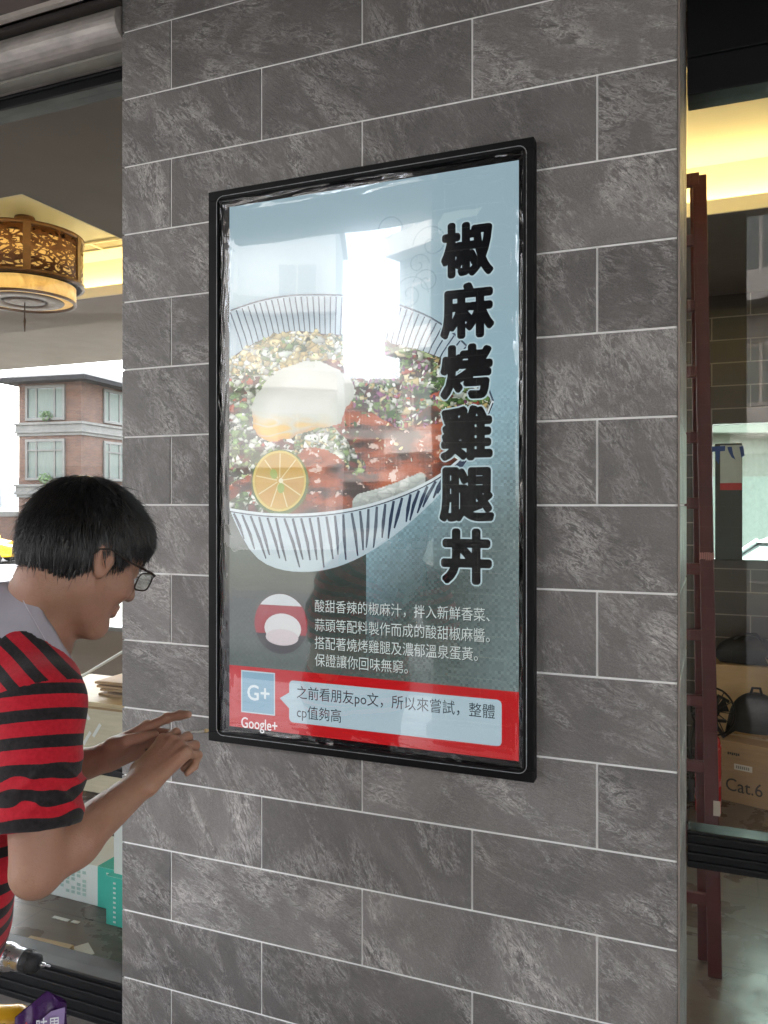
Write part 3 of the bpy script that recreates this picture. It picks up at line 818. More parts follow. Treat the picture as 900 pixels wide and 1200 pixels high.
for k, (txt, pa, pb, hpx) in enumerate(LINES):
    (x0, z0), (x1, z1) = S(pa[0], pa[1]), S(pb[0], pb[1] - hpx)
    h = .034
    zc = S(369, pa[1] - 7)[1]
    fit(cap, txt, x0 + .0015, x1 + .0015, zc - h / 2 - .0015, zc + h / 2 - .0015, srgb(28, 34, 34), .0003)
    fit(cap, txt, x0, x1, zc - h / 2, zc + h / 2, srgb(206, 216, 214), .0004)
cap.build('caption_lettering', scr)
rev = Ink()
RED = srgb(186, 30, 34)
rz = S(440, 798)[1]
za = S(269, 779)[1]; zb2 = S(607, 811)[1]
rev.poly([(SX0, SZ0), (SX1, SZ0), (SX1, zb2), (SX0, za)], RED, .0003, px=False)
g0, g1 = S(284, 833), S(321, 790)
rev.poly([(g0[0], g0[1]), (g1[0], g0[1]), (g1[0], g1[1]), (g0[0], g1[1])], srgb(128, 168, 190), .0005, px=False)
b_ = .0035
rev.poly([(g0[0] - b_, g0[1] - b_), (g1[0] + b_, g0[1] - b_), (g1[0] + b_, g1[1] + b_), (g0[0] - b_, g1[1] + b_)], srgb(190, 206, 214), .0004, px=False)
fit(rev, 'G+', lerp(g0[0], g1[0], .17), lerp(g0[0], g1[0], .86), lerp(g0[1], g1[1], .30), lerp(g0[1], g1[1], .68), srgb(214, 226, 230), .0007, .0008, 4)
ga, gb = S(283, 851), S(325, 838)
fit(rev, 'Google+', ga[0], gb[0], ga[1] - .012, ga[1] + .026, srgb(228, 230, 230), .0007, .0004, 4)
bx0, bx1 = S(339, 800)[0], S(588, 800)[0]
bz1, bz0 = S(339, 797)[1], S(339, 846)[1]
r = .012; pts = []
for cx_, cz_, s0 in ((bx1 - r, bz1 - r, 0), (bx0 + r, bz1 - r, 90), (bx0 + r, bz0 + r, 180), (bx1 - r, bz0 + r, 270)):
    pts += [(cx_ + r * math.cos(math.radians(s0 + q * 22.5)), cz_ + r * math.sin(math.radians(s0 + q * 22.5))) for q in range(5)]
rev.poly(pts, srgb(176, 198, 208), .0006, px=False)
tl = S(328, 818); rev.poly([(tl[0], tl[1]), (bx0 + .001, tl[1] + .018), (bx0 + .001, tl[1] - .026)], srgb(176, 198, 208), .00062, px=False)
t1 = S(348, 800); t1b = S(580, 800)
zl1 = S(348, 813)[1]; zl2 = S(348, 835)[1]
fit(rev, '之前看朋友po文，所以來嘗試，整體', t1[0], t1b[0], zl1 - .018, zl1 + .022, srgb(44, 56, 64), .0008)
fit(rev, 'cp值夠高', t1[0], S(400, 800)[0], zl2 - .020, zl2 + .021, srgb(44, 56, 64), .0008)
rev.build('review_banner', scr)

# --- clear protective film with crinkled borders
def film_mesh():
    fx0, fx1, fz0, fz1 = S(259, 500)[0], S(617, 500)[0], .022, hh - .020
    nx, nz = 150, 250
    bm = bmesh.new(); V = []
    for i in range(nx + 1):
        row = []
        # denser near the borders
        a = i / nx; a = .5 - .5 * math.cos(math.pi * a); a = lerp(i / nx, a, .7)
        for j in range(nz + 1):
            b = j / nz; b = lerp(b, .5 - .5 * math.cos(math.pi * b), .7)
            x, z = lerp(fx0, fx1, a), lerp(fz0, fz1, b)
            dx_, dz_ = min(x - fx0, fx1 - x), min(z - fz0, fz1 - z)
            d = min(dx_, dz_)
            k = math.exp(-(d / .022) ** 1.5)
            s_ = Vector((x * 26, z * 26, 1.3))
            along = Vector((x * (95 if dx_ < dz_ else 7), z * (7 if dx_ < dz_ else 95), 0))
            n1 = mnoise.noise(along) * .55 + mnoise.noise(along * 2.3) * .35 + abs(mnoise.noise(Vector((x * 22 + z * 17, z * 9 - x * 5, 1.3)))) * .55
            slow = mnoise.noise(Vector((x * 4.2, z * 3.1, 5))) * .00035
            y = -.0262 - slow - k * .0085 * n1
            row.append(bm.verts.new((x + k * .003 * mnoise.noise(s_), min(y, -.0245), z + k * .003 * mnoise.noise(s_ + Vector((9, 3, 1))))))
        V.append(row)
    for i in range(nx):
        for j in range(nz):
            f = bm.faces.new((V[i][j], V[i + 1][j], V[i + 1][j + 1], V[i][j + 1])); f.smooth = True
            f.normal_update()
    bmesh.ops.recalc_face_normals(bm, faces=bm.faces)
    bm.faces.ensure_lookup_table(); bm.normal_update()
    if bm.faces[1000].normal.y > 0: bmesh.ops.reverse_faces(bm, faces=bm.faces)
    me = bpy.data.meshes.new('protective_film'); bm.to_mesh(me); bm.free(); return me
fm = film_mesh(); fm.materials.append(glass_mat('clear_film', (.97, .975, .975), 1.5, .012, 2.2))
link(bpy.data.objects.new('protective_film', fm), disp)
m = MB()
x0, x1 = S(257.5, 500)[0], S(618.5, 500)[0]; z0, z1 = .019, hh - .017; rr = .02
pts = []
for cx_, cz_, s0 in ((x1 - rr, z1 - rr, 0), (x0 + rr, z1 - rr, 90), (x0 + rr, z0 + rr, 180), (x1 - rr, z0 + rr, 270)):
    pts += [(cx_ + rr * math.cos(math.radians(s0 + q * 18)), -.0365 + .001 * mnoise.noise(Vector((cx_ * 9 + q, cz_ * 9, 2))), cz_ + rr * math.sin(math.radians(s0 + q * 18))) for q in range(6)]
pts.append(pts[0])
m.tube(pts, .0011, 6)
m.build('film_edge', plain('film_edge_plastic', (.30, .31, .32), .25, 0, .2, 30), disp)
# ------------------------------------------------------------------ inside the shop
# round fretwork lantern
lp = ray_d(29, 255, 4.66)
lan = thing('pendant_lamp', 'round fretwork lantern lamp with amber drum hanging from the yellow ceiling', 'lantern', (lp.x, lp.y, ZU), 0)
BRONZE = plain('dark_bronze', (.10, .045, .018), .4, .4, .2, 20)
def fret_mat():
    mt, nt, p, out = nodes_of('fretwork_bronze')
    co = objco(nt)
    v = nt.nodes.new('ShaderNodeTexVoronoi'); v.feature = 'DISTANCE_TO_EDGE'; v.inputs['Scale'].default_value = 15
    nt.links.new(mapping(nt, co, (1, 1, 1.9)), v.inputs['Vector'])
    w = nt.nodes.new('ShaderNodeTexNoise'); w.inputs['Scale'].default_value = 26; w.inputs['Detail'].default_value = 1; nt.links.new(mapping(nt, co, (1, 1, 1.7)), w.inputs['Vector'])
    ring = math_node(nt, 'LESS_THAN', math_node(nt, 'ABSOLUTE', math_node(nt, 'SUBTRACT', w.outputs['Fac'], .5)), .035)
    edge = math_node(nt, 'LESS_THAN', v.outputs['Distance'], .085)
    solid = math_node(nt, 'MAXIMUM', edge, ring)
    tr = nt.nodes.new('ShaderNodeBsdfTransparent'); mx = nt.nodes.new('ShaderNodeMixShader')
    p.inputs['Base Color'].default_value = (.13, .05, .016, 1); p.inputs['Roughness'].default_value = .4; p.inputs['Metallic'].default_value = .3
    nt.links.new(solid, mx.inputs[0]); nt.links.new(tr.outputs[0], mx.inputs[1]); nt.links.new(p.outputs[0], mx.inputs[2]); nt.links.new(mx.outputs[0], out.inputs[0])
    return mt
AMBER = emit_mat('amber_shade', (.95, .50, .10), .55)
AMBER2, nt, p, out = nodes_of('amber_parchment')
c = ramp(nt, noise_tex(nt, objco(nt), 9, 6, .65, 1.0), [(.3, (.50, .26, .06, 1)), (.7, (.85, .52, .16, 1))])
nt.links.new(c, p.inputs['Base Color']); nt.links.new(c, p.inputs['Emission Color']); p.inputs['Emission Strength'].default_value = .11; p.inputs['Roughness'].default_value = .6
m = MB(); m.lathe([(.055, -.001), (.06, -.02), (.06, -.055), (.02, -.06)], 28); m.build('ceiling_cap', BRONZE, lan)
m = MB(); m.tube([(0, 0, -.05), (0, 0, -.14)], .012, 10); m.build('stem', BRONZE, lan)
R1 = .318
m = MB()
for sgn in (1,):
    m.lathe([(R1, -.385), (R1, -.125)], 72); m.lathe([(R1 - .006, -.125), (R1 - .006, -.385)], 72)
m.build('fretwork_drum', fret_mat(), lan)
m = MB()
for z in (-.125, -.385): m.lathe([(R1 - .010, z - .012), (R1 + .006, z - .012), (R1 + .006, z + .012), (R1 - .010, z + .012), (R1 - .010, z - .012)], 72)
for k in range(6):
    a = k * math.pi / 3 - 1.12
    Mx = Matrix.Rotation(a, 4, 'Z')
    m.box(R1 - .004, R1 + .008, -.02, .02, -.385, -.125, 0, M=Mx)
m.build('drum_rim', BRONZE, lan)
m = MB(); m.lathe([(.285, -.16), (.285, -.37)], 60); m.lathe([(.28, -.37), (.28, -.16)], 60); m.build('liner', AMBER2, lan)
m = MB(); m.lathe([(.278, -.36), (.278, -.485), (.268, -.485), (.268, -.36), (.278, -.36)], 60); m.build('lower_drum', AMBER2, lan)
m = MB(); m.lathe([(.279, -.478), (.282, -.49), (.266, -.492), (.262, -.478), (.279, -.478)], 60); m.build('lower_rim', BRONZE, lan)
m = MB(); m.lathe([(.262, -.478), (.20, -.480)], 48); m.build('bottom_rim_glow', AMBER2, lan)
m = MB(); m.lathe([(.215, -.483), (.21, -.489), (.13, -.489), (.125, -.483)], 48); m.lathe([(.11, -.486), (.07, -.492), (.01, -.492)], 40); m.build('bottom_plate', BRONZE, lan)
m = MB(); m.tube([(0, 0, -.49), (0, 0, -.58)], .004, 6); m.tube([(0, 0, -.58), (0, 0, -.60), (0, 0, -.66)], [.004, .008, .003], 8); m.build('tassel', BRONZE, lan)
# ceiling air grille
gx = ray_d(116, 291, 5.15)
gr = thing('air_grille', 'pale slotted air grille in the yellow ceiling beside the lantern', 'air grille', (gx.x, gx.y, ZU), ROTZ)
m = MB(); m.box(-.30, .26, -.07, -.055, -.014, -.001); m.box(-.30, .26, .055, .07, -.014, -.001)
for x in (-.30, -.03, .245): m.box(x, x + .015, -.055, .055, -.0135, -.001)
m.build('frame', plain('grille_cream', (.80, .74, .60), .5), gr)
m = MB(); m.box(-.285, .245, -.055, .055, -.004, -.001); m.build('slats', plain('grille_shade', (.45, .38, .27), .6), gr)

# ladder
LW = 1.12
lt = thing('ladder', 'tall dark red steel ladder standing inside behind the right glass', 'ladder', W(1.40, LW, 0), ROTZ)
def lad_u(py, px): return ray_w(px, py, LW)[0] - 1.40
ub, ut = lad_u(1144, 838), lad_u(207, 819.5)
wb = ub + .06
def rail(name, b, t_, sgn, w):
    m = MB(); hwid = .0235
    Mx = Matrix(((1, 0, (t_ - b) / 2.79, b), (0, 1, 0, w), (0, 0, 1, 0), (0, 0, 0, 1)))
    m.box(-hwid, hwid, -.012, .012, 0, 2.80, .004, M=Mx); return m
rail('rail', ub, ut, 1, 0).build('rail', RED_STEEL, lt)
lw_b = -.28; rail('rail', lw_b, lw_b + (ub - ut), -1, 0).build('rail', RED_STEEL, lt)
zr = ray_w(815, 897, LW)[1]; sp = ray_w(815, 820, LW)[1] - zr
k0 = -int(zr / sp)
k = k0
while zr + k * sp < 2.8:
    z = zr + k * sp
    if z > .05:
        b = ub + (ut - ub) * z / 2.79; a = lw_b + (ub - ut) * z / 2.79
        m = MB(); m.box(a, b, -.010, .010, z - .022, z + .018, .003)
        m.build('rung', RED_STEEL, lt)
    k += 1
m = MB(); m.box(lw_b + .05, ut, -.013, .013, 2.765, 2.81, .003); m.build('top_bar', RED_STEEL, lt)
m = MB(); z = ray_w(843, 945, LW)[1]; m.box(ub - .005 + (ut - ub) * z / 2.8 + .010, ub + (ut - ub) * z / 2.8 + .028, -.0145, -.0122, z - .03, z + .022, .001); m.build('sticker', plain('torn_sticker', (.45, .36, .30), .7), lt)
m = MB(); z = ray_w(830, 652, LW)[1]; x_ = ub + (ut - ub) * z / 2.8
for q in range(7): m.prism([(x_ - .024 + q * .0068, z - .010 + R_.uniform(-.006, .004)), (x_ - .024 + q * .0068 + .006, z - .008), (x_ - .024 + q * .0068 + .0065, z + .016 + R_.uniform(-.004, .004)), (x_ - .024 + q * .0068 + .001, z + .014)], -.0142, -.0122)
m.build('scraped_patch', plain('scraped_paint', (.30, .13, .12), .7), lt)
# rear pair of the folded ladder
for b, t_ in ((ub - .035, ut - .01), (lw_b + .04, lw_b + .03 + (ub - ut))): rail('rail', b, t_, 1, .10).build('rear_rail', RED_STEEL, lt)

# fire extinguisher
fx = W(1.595, 2.72, 0); 
fe = thing('fire_extinguisher', 'red fire extinguisher standing on the floor behind the ladder rungs', 'fire extinguisher', fx, ROTZ)
m = MB(); m.lathe([(0, .0), (.062, .0), (.066, .012), (.066, .36), (.058, .40), (.036, .43), (.022, .44), (.022, .455), (0, .455)], 32); m.build('cylinder', RED_GLOSS, fe)
m = MB(); m.lathe([(.018, .455), (.024, .465), (.024, .49), (.012, .50), (0, .50)], 16); m.box(-.03, .09, -.012, .012, .49, .505, .003); m.box(-.02, .085, -.01, .01, .52, .532, .003, M=Matrix.Rotation(-.12, 4, 'Y')); m.build('valve', BLACK_ALU, fe)
m = MB(); m.tube([(-.02, 0, .48), (-.07, -.01, .47), (-.09, -.02, .38), (-.085, -.02, .16)], .010, 8); m.tube([(-.085, -.02, .18), (-.085, -.02, .06)], [.012, .020], 10); m.build('hose', RUBBER, fe)
for z in (.17, .145, .12, .095, .05):
    m = MB()
    a0 = -1.9; n = 6
    vs = []; 
    for q in range(n + 1):
        a = a0 + q * .10
        vs += [(.0668 * math.cos(a), .0668 * math.sin(a), z), (.0668 * math.cos(a), .0668 * math.sin(a), z + .015)]
    m.faces(vs, [(2 * q, 2 * q + 2, 2 * q + 3, 2 * q + 1) for q in range(n)])
    m.build('label', WHITE_PAINT, fe)

# cable carton with print
cx = W(1.661, 2.954, 0)
d1 = W(1.893, 2.874) - W(1.661, 2.954); ang = math.atan2(d1.y, d1.x)
cb = thing('cardboard_box', 'brown cardboard box marked Cat.6 with a torn white paper on it', 'cardboard box', cx, ang)
bw, bd, bh = .40, .30, .335
m = MB(); m.box(0, bw, 0, bd, 0, bh, .004); m.build('carton', CARD, cb)
m = MB(); m.box(.004, bw - .004, bd / 2 - .025, bd / 2 + .025, bh + .0005, bh + .0015); m.build('tape', plain('parcel_tape', (.42, .29, .16), .3), cb)
m = MB(); m.prism([(.27, bh - .16), (.40, bh - .20), (.402, bh + .002), (.29, bh + .002), (.285, bh - .05), (.268, bh - .09), (.28, bh - .12)], -.0035, -.001); m.build('torn_paper', plain('torn_white_paper', (.72, .70, .66), .7), cb)
def solid_text(txt, x0, x1, z0, z1, y, mat, name, parent, th=.0012, rot=None):
    v, f, a0, a1, b0, b1 = glyphs(txt)
    sx, sz = (x1 - x0) / (a1 - a0), (z1 - z0) / (b1 - b0)
    mm = MB(); P = [(x0 + (a - a0) * sx, y, z0 + (b - b0) * sz) for a, b in v]
    if rot is not None: P = [rot @ Vector(q) for q in P]
    mm.faces(P, f); bm = mm.bm
    r = bmesh.ops.extrude_face_region(bm, geom=list(bm.faces))
    off = Vector((0, -th, 0))
    if rot is not None: off = rot.to_3x3() @ off
    for q in r['geom']:
        if isinstance(q, bmesh.types.BMVert): q.co += off
    return mm.build(name, mat, parent)
PRINT = plain('black_print', (.02, .017, .015), .7)
solid_text('Cat.6', .026, .218, .062, .132, -.0005, PRINT, 'lettering', cb)
solid_text('Finder', .05, .11, .255, .272, -.0005, PRINT, 'small_print', cb) if False else None
m = MB()
for q in range(6): m.box(.035 + q * .011, .043 + q * .011, -.0015, -.0004, bh - .075 + (q % 2) * .003, bh - .060, 0)
m.build('small_print', PRINT, cb)
m = MB(); m.box(.07, .165, -.0016, -.0004, .185, .217); m.build('paper_label', plain('label_paper', (.66, .62, .55), .6), cb)
m = MB()
for q in range(7): m.box(.08 + q * .0105, .087 + q * .0105, -.0025, -.0017, .193, .209)
m.build('label_print', plain('grey_print', (.25, .24, .23), .7), cb)
# big carton behind, carrying a bag
bc = thing('cardboard_box', 'large pale brown cardboard box against the dark tiled wall, black bag on top', 'cardboard box', W(1.62, 3.42, 0), ROTZ + .06)
m = MB(); m.box(0, .62, 0, .28, 0, .665, .005); m.build('carton', plain('tan_cardboard', (.42, .28, .15), .8, 0, .08, 5, stretch=(1, 1, 6)), bc)
m = MB(); m.box(.36, .40, -.0016, -.0004, .05, .60); m.build('tape', MATS['parcel_tape'], bc)

# ------------------------------------------------------------------ implicit-surface modelling (used for the person and soft bags)
class SDF:
    """list of rounded primitives blended with a smooth union, polygonised by surface nets"""
    def __init__(s): s.p = []
    def cap(s, a, b, ra, rb, k=.02, op='u'):
        s.p.append(('c', np.array(a, float), np.array(b, float), ra, rb, k, op)); return s
    def ell(s, c, r, k=.02, rot=None, op='u'):
        Rm = np.eye(3) if rot is None else np.array(rot, float)
        s.p.append(('e', np.array(c, float), np.array(r, float), Rm, None, k, op)); return s
    def one(s, q, P):
        if q[0] == 'c':
            _, a, b, ra, rb, k, op = q
            ba = b - a; l2 = max(1e-12, ba @ ba); t = np.clip(((P - a) @ ba) / l2, 0, 1)
            return np.linalg.norm(P - a - t[:, None] * ba, axis=1) - (ra + (rb - ra) * t)
        _, c, r, Rm, _n, k, op = q
        L_ = (P - c) @ Rm.T
        k0 = np.linalg.norm(L_ / r, axis=1); k1 = np.linalg.norm(L_ / (r * r), axis=1)
        return k0 * (k0 - 1) / np.maximum(k1, 1e-9)
    def bound(s, q):
        if q[0] == 'c': return (q[1] + q[2]) / 2, np.linalg.norm(q[1] - q[2]) / 2 + max(q[3], q[4])
        return q[1], max(q[2])
    def __call__(s, P, prims=None):
        d = np.full(len(P), 1e3)
        for q in (s.p if prims is None else prims):
            e = s.one(q, P); k = q[5]; op = q[6]
            if op == 'u':
                h = np.clip(.5 + .5 * (d - e) / k, 0, 1); d = d * (1 - h) + e * h - k * h * (1 - h)
            else:
                h = np.clip(.5 - .5 * (d + e) / k, 0, 1); d = d * (1 - h) - e * h + k * h * (1 - h)
        return d
    def cull(s, c, r):
        out = []
        for q in s.p:
            m_, R2 = s.bound(q)
            if np.linalg.norm(m_ - c) < R2 + r + q[5] + .02: out.append(q)
        return out
def polygonise(fn, lo, hi, h, cullable=None):
    lo = np.array(lo, float); B = 8
    nb = np.ceil((np.array(hi) - lo) / (h * B)).astype(int); n = nb * B + 1
    D = np.full(n, 1.0, np.float32)
    bi = np.stack(np.meshgrid(*[np.arange(k) for k in nb], indexing='ij'), -1).reshape(-1, 3)
    ctr = lo + (bi + .5) * B * h
    dc = fn(ctr) if cullable is None else cullable(ctr)
    rad = B * h * .87
    near = np.abs(dc) < rad * 1.25 + .025
    g = np.stack(np.meshgrid(*[np.arange(B + 1)] * 3, indexing='ij'), -1).reshape(-1, 3)
    # inside far blocks
    for b in bi[dc <= -(rad * 1.25 + .025)]:
        D[b[0] * B:b[0] * B + B + 1, b[1] * B:b[1] * B + B + 1, b[2] * B:b[2] * B + B + 1] = -1
    for b, c in zip(bi[near], ctr[near]):
        P = lo + (b * B + g) * h
        pr = None
        if cullable is not None:
            pr = cullable.cull(c, rad)
            v = fn(P, pr) if pr else np.full(len(P), 1.0)
        else: v = fn(P)
        D[b[0] * B:b[0] * B + B + 1, b[1] * B:b[1] * B + B + 1, b[2] * B:b[2] * B + B + 1] = v.reshape(B + 1, B + 1, B + 1)
    neg = D < 0
    c8 = [neg[i:n[0] - 1 + i, j:n[1] - 1 + j, k:n[2] - 1 + k] for i in (0, 1) for j in (0, 1) for k in (0, 1)]
    sm = sum(c.astype(np.int8) for c in c8)
    cells = np.argwhere((sm > 0) & (sm < 8))
    idx = -np.ones(tuple(np.array(n) - 1), np.int32); idx[tuple(cells.T)] = np.arange(len(cells))
    acc = np.zeros((len(cells), 3)); cnt = np.zeros(len(cells))
    cor = [(i, j, k) for i in (0, 1) for j in (0, 1) for k in (0, 1)]
    val = {o: D[tuple((cells + np.array(o)).T)] for o in cor}
    for a in cor:
        for ax in range(3):
            if a[ax] == 1: continue
            b = list(a); b[ax] = 1; b = tuple(b)
            va, vb = val[a], val[b]; cr = (va < 0) != (vb < 0)
            t = np.where(cr, va / np.where(cr, va - vb, 1), 0)
            pt = np.array(a, float)[None, :].repeat(len(cells), 0); pt[:, ax] += t
            acc[cr] += pt[cr]; cnt[cr] += 1
    V = lo + (cells + acc / cnt[:, None]) * h
    F = []
    for ax in range(3):
        o1, o2 = [(1, 2), (2, 0), (0, 1)][ax]
        s0 = [slice(None)] * 3; s1 = [slice(None)] * 3; s0[ax] = slice(0, n[ax] - 1); s1[ax] = slice(1, n[ax])
        ch = np.argwhere(neg[tuple(s0)] != neg[tuple(s1)])
        ok = (ch[:, o1] > 0) & (ch[:, o2] > 0) & (ch[:, o1] < n[o1] - 1) & (ch[:, o2] < n[o2] - 1)
        ch = ch[ok]
        e1 = np.zeros(3, int); e1[o1] = 1; e2 = np.zeros(3, int); e2[o2] = 1
        q = [idx[tuple(x.T)] for x in (ch - e1 - e2, ch - e2, ch, ch - e1)]
        flip = neg[tuple(ch.T)]
        qa = np.stack(q, 1); qa[~flip] = qa[~flip][:, ::-1]; F.append(qa)
    F = np.concatenate(F); F = F[(F >= 0).all(1)]
    return V, F
def mesh_np(name, V, F, mat, parent=None, smooth=True, attrs=None):
    me = bpy.data.meshes.new(name)
    me.vertices.add(len(V)); me.vertices.foreach_set('co', np.asarray(V, np.float32).ravel())
    me.loops.add(F.size); me.loops.foreach_set('vertex_index', F.astype(np.int32).ravel())
    me.polygons.add(len(F)); me.polygons.foreach_set('loop_start', np.arange(0, F.size, F.shape[1], dtype=np.int32)); 
    me.polygons.foreach_set('use_smooth', np.ones(len(F), bool))
    me.update(calc_edges=True); me.validate()
    for k, a in (attrs or {}).items():
        at = me.attributes.new(k, 'FLOAT', 'POINT'); at.data.foreach_set('value', np.asarray(a, np.float32))
    me.materials.append(mat)
    return link(bpy.data.objects.new(name, me), parent)
def relax(V, F, n=2, lam=.5):
    e = np.concatenate([F[:, [0, 1]], F[:, [1, 2]], F[:, [2, 3]], F[:, [3, 0]]])
    for _ in range(n):
        s = np.zeros_like(V); c = np.zeros(len(V))
        np.add.at(s, e[:, 0], V[e[:, 1]]); np.add.at(c, e[:, 0], 1); np.add.at(s, e[:, 1], V[e[:, 0]]); np.add.at(c, e[:, 1], 1)
        V = V + lam * (s / np.maximum(c, 1)[:, None] - V)
    return V

# soft bags
def bag(name, label, cat, loc, rotz, build, h=.012):
    t = thing(name, label, cat, loc, rotz)
    s = SDF(); build(s)
    A = np.array([s.bound(q)[0] - s.bound(q)[1] for q in s.p]).min(0) - .03; Bx = np.array([s.bound(q)[0] + s.bound(q)[1] for q in s.p]).max(0) + .03
    V, F = polygonise(s, A, Bx, h, s); V = relax(V, F, 1)
    V[:, 2] = np.maximum(V[:, 2], 0)
    mesh_np('body', V, F, DARK_FAB, t)
    return t
def bp(s):
    s.ell((.17, .10, .25), (.17, .11, .27), .03); s.ell((.17, .10, .42), (.13, .10, .13), .05); s.cap((.08, -.02, .14), (.26, -.02, .14), .06, .06, .05); s.cap((.06, .0, .06), (.28, .0, .06), .07, .07, .06)
t = bag('backpack', 'black backpack with a white round badge standing behind the Cat.6 box', 'backpack', W(1.68, 3.14, 0), ROTZ, bp)
m = MB(); m.lathe([(0, 0), (.018, 0), (.018, .004), (0, .004)], 20, Matrix.Translation((.25, -.012, .45)) @ Matrix.Rotation(math.pi / 2, 4, 'X')); m.build('badge', plain('badge_white', (.8, .8, .78), .4), t)
m = MB(); m.tube([(.02, .04, .50), (-.03, -.02, .54), (-.06, -.03, .46), (-.04, -.02, .36), (.01, .02, .28)], .011, 8); m.build('strap', DARK_FAB, t)
m = MB(); m.tube([(.14, .08, .54), (.15, .06, .585), (.19, .06, .585), (.20, .08, .54)], .008, 8); m.build('handle', DARK_FAB, t)
def hb(s):
    s.ell((.16, .12, .085), (.17, .10, .085), .03); s.cap((.02, .10, .05), (.28, .10, .05), .05, .045, .04); s.ell((.26, .1, .06), (.06, .07, .06), .03)
t = bag('duffel_bag', 'slouching black bag lying on top of the large pale cardboard box', 'bag', W(1.66, 3.40, .667), ROTZ, hb)
m = MB(); m.tube([(.25, .02, .06), (.27, -.005, .02), (.285, -.01, -.03), (.275, -.012, -.07), (.265, -.008, -.02), (.27, .0, .03)], .004, 6); m.build('cord', plain('tan_cord', (.35, .26, .2), .7), t)
m = MB(); m.tube([(.08, .08, .15), (.12, .05, .19), (.20, .05, .19), (.24, .08, .14)], .008, 8); m.build('handle', DARK_FAB, t)
# small black desk fan between the bags
t = thing('desk_fan', 'small black fan with a round wire guard beside the backpack', 'fan', W(1.60, 3.02, 0), ROTZ)
m = MB(); m.lathe([(0, 0), (.09, 0), (.09, .02), (.02, .035), (.015, .30), (0, .30)], 24); m.build('stand', BLACK_ALU, t)
m = MB(); Mx = Matrix.Translation((0.02, -.03, .48)) @ Matrix.Rotation(math.radians(72), 4, 'X') @ Matrix.Rotation(.5, 4, 'Y')
m.tube([Mx @ Vector((.13 * math.cos(a), .13 * math.sin(a), 0)) for a in np.linspace(0, 2 * math.pi, 33)], .006, 6)
for k in range(12):
    a = k * math.pi / 6; m.tube([Mx @ Vector((.02 * math.cos(a), .02 * math.sin(a), .01)), Mx @ Vector((.13 * math.cos(a), .13 * math.sin(a), 0))], .003, 5)
m.build('guard', BLACK_ALU, t)
m = MB()
for k in range(3):
    a = k * 2 * math.pi / 3
    m.faces([Mx @ Vector((.02 * math.cos(a + q), .02 * math.sin(a + q), -.02)) for q in (0, .5)] + [Mx @ Vector((.11 * math.cos(a + q), .11 * math.sin(a + q), -.025 + q * .02)) for q in (.9, .1)], [(0, 1, 2, 3)])
m.tube([Mx @ Vector((0, 0, .01)), Mx @ Vector((0, 0, -.08))], .035, 14); m.tube([(0, 0, .28), Mx @ Vector((0, 0, -.07))], .014, 8)
m.build('motor', BLACK_ALU, t)

# ------------------------------------------------------------------ left side, inside
# plywood counter
ct = thing('counter', 'raw plywood counter with a pale front panel behind the left shop window', 'counter', W(-.75, 1.25, 0), ROTZ)
zt_ = ray_w(115, 822, 1.25)[1]; zl_ = ray_w(115, 929, 1.25)[1]
m = MB(); m.box(-1.0, .9, -.02, .5, zt_ - .022, zt_, .002); m.build('counter_top', WOOD, ct)
m = MB(); m.box(-1.0, .9, -.002, .012, zl_, zt_ - .034, .001); m.build('front_panel', PLY, ct)
m = MB(); m.box(-1.0, .9, -.02, .015, zt_ - .034, zt_ - .0225, .001); m.build('edge_strip', CARD, ct)
for x in (-.98, ray_w(80, 950, 1.25)[0] + .75, .84):
    m = MB(); m.box(x, x + .035, .014, .05, 0, zl_ + .06, .002); m.build('leg', PLY, ct)
m = MB(); m.box(-1.0, .9, .47, .49, 0, zt_ - .024); m.build('back_panel', plain('dark_ply', (.10, .075, .06), .7), ct)
for a, b, c, d in ((94, 828, 107, 842), (110, 850, 117, 862), (98, 862, 106, 868)):
    u0, z1_ = ray_w(a, b, 1.248); u1_, z0_ = ray_w(c, d, 1.248)
    m = MB(); Mx = Matrix.Translation(((u0 + u1_) / 2 + .75, 0, (z0_ + z1_) / 2)) @ Matrix.Rotation(-.6 if a == 94 else .6, 4, 'Y')
    m.box(-.008, .008, -.0036, -.0021, -.04, .04, 0, M=Mx); m.build('tape_strip', WHITE_PAINT, ct)
# stack of flattened cartons lying on the counter
fc = thing('carton_stack', 'stack of flattened brown cartons lying on the plywood counter', 'cartons', W(-.75, 1.35, zt_), ROTZ)
rr2 = random.Random(5)
for q in range(6):
    m = MB(); Mx = Matrix.Translation((rr2.uniform(-.03, .03), rr2.uniform(-.01, .03), .0005 + q * .0135)) @ Matrix.Rotation(rr2.uniform(-.06, .06), 4, 'Z') @ Matrix.Rotation(rr2.uniform(-.004, .004), 4, 'X')
    m.box(-.55, .62, 0, .30, 0, .012, .002, M=Mx); m.build('flat_carton', CARD, fc)
kb = thing('kraft_bag', 'crumpled brown kraft paper bags heaped behind the carton stack', 'paper bags', W(-.62, 1.70, zt_), ROTZ)
def kbs(s):
    for x, hgt, r in ((-.45, .14, .09), (-.25, .20, .085), (-.05, .17, .09), (.15, .22, .08), (.35, .15, .09)):
        s.cap((x, 0, .05), (x + .03, .02, hgt), r, r * .6, .02)
s = SDF(); kbs(s); V, F = polygonise(s, (-.62, -.16, -.08), (.55, .17, .36), .014, s)
V[:, 2] = np.maximum(V[:, 2], 0); V += np.array([[mnoise.noise(Vector(v) * 14) * .018, mnoise.noise(Vector(v) * 14 + Vector((7, 0, 0))) * .018, 0] for v in V])
mesh_np('paper', V, F, plain('kraft_paper', (.30, .18, .095), .75, 0, .2, 9, .4, 30), kb)
pb = thing('plastic_sheet', 'crumpled translucent white plastic wrap heaped at the end of the counter', 'plastic wrap', W(-1.02, 1.55, zt_ + .002), ROTZ)
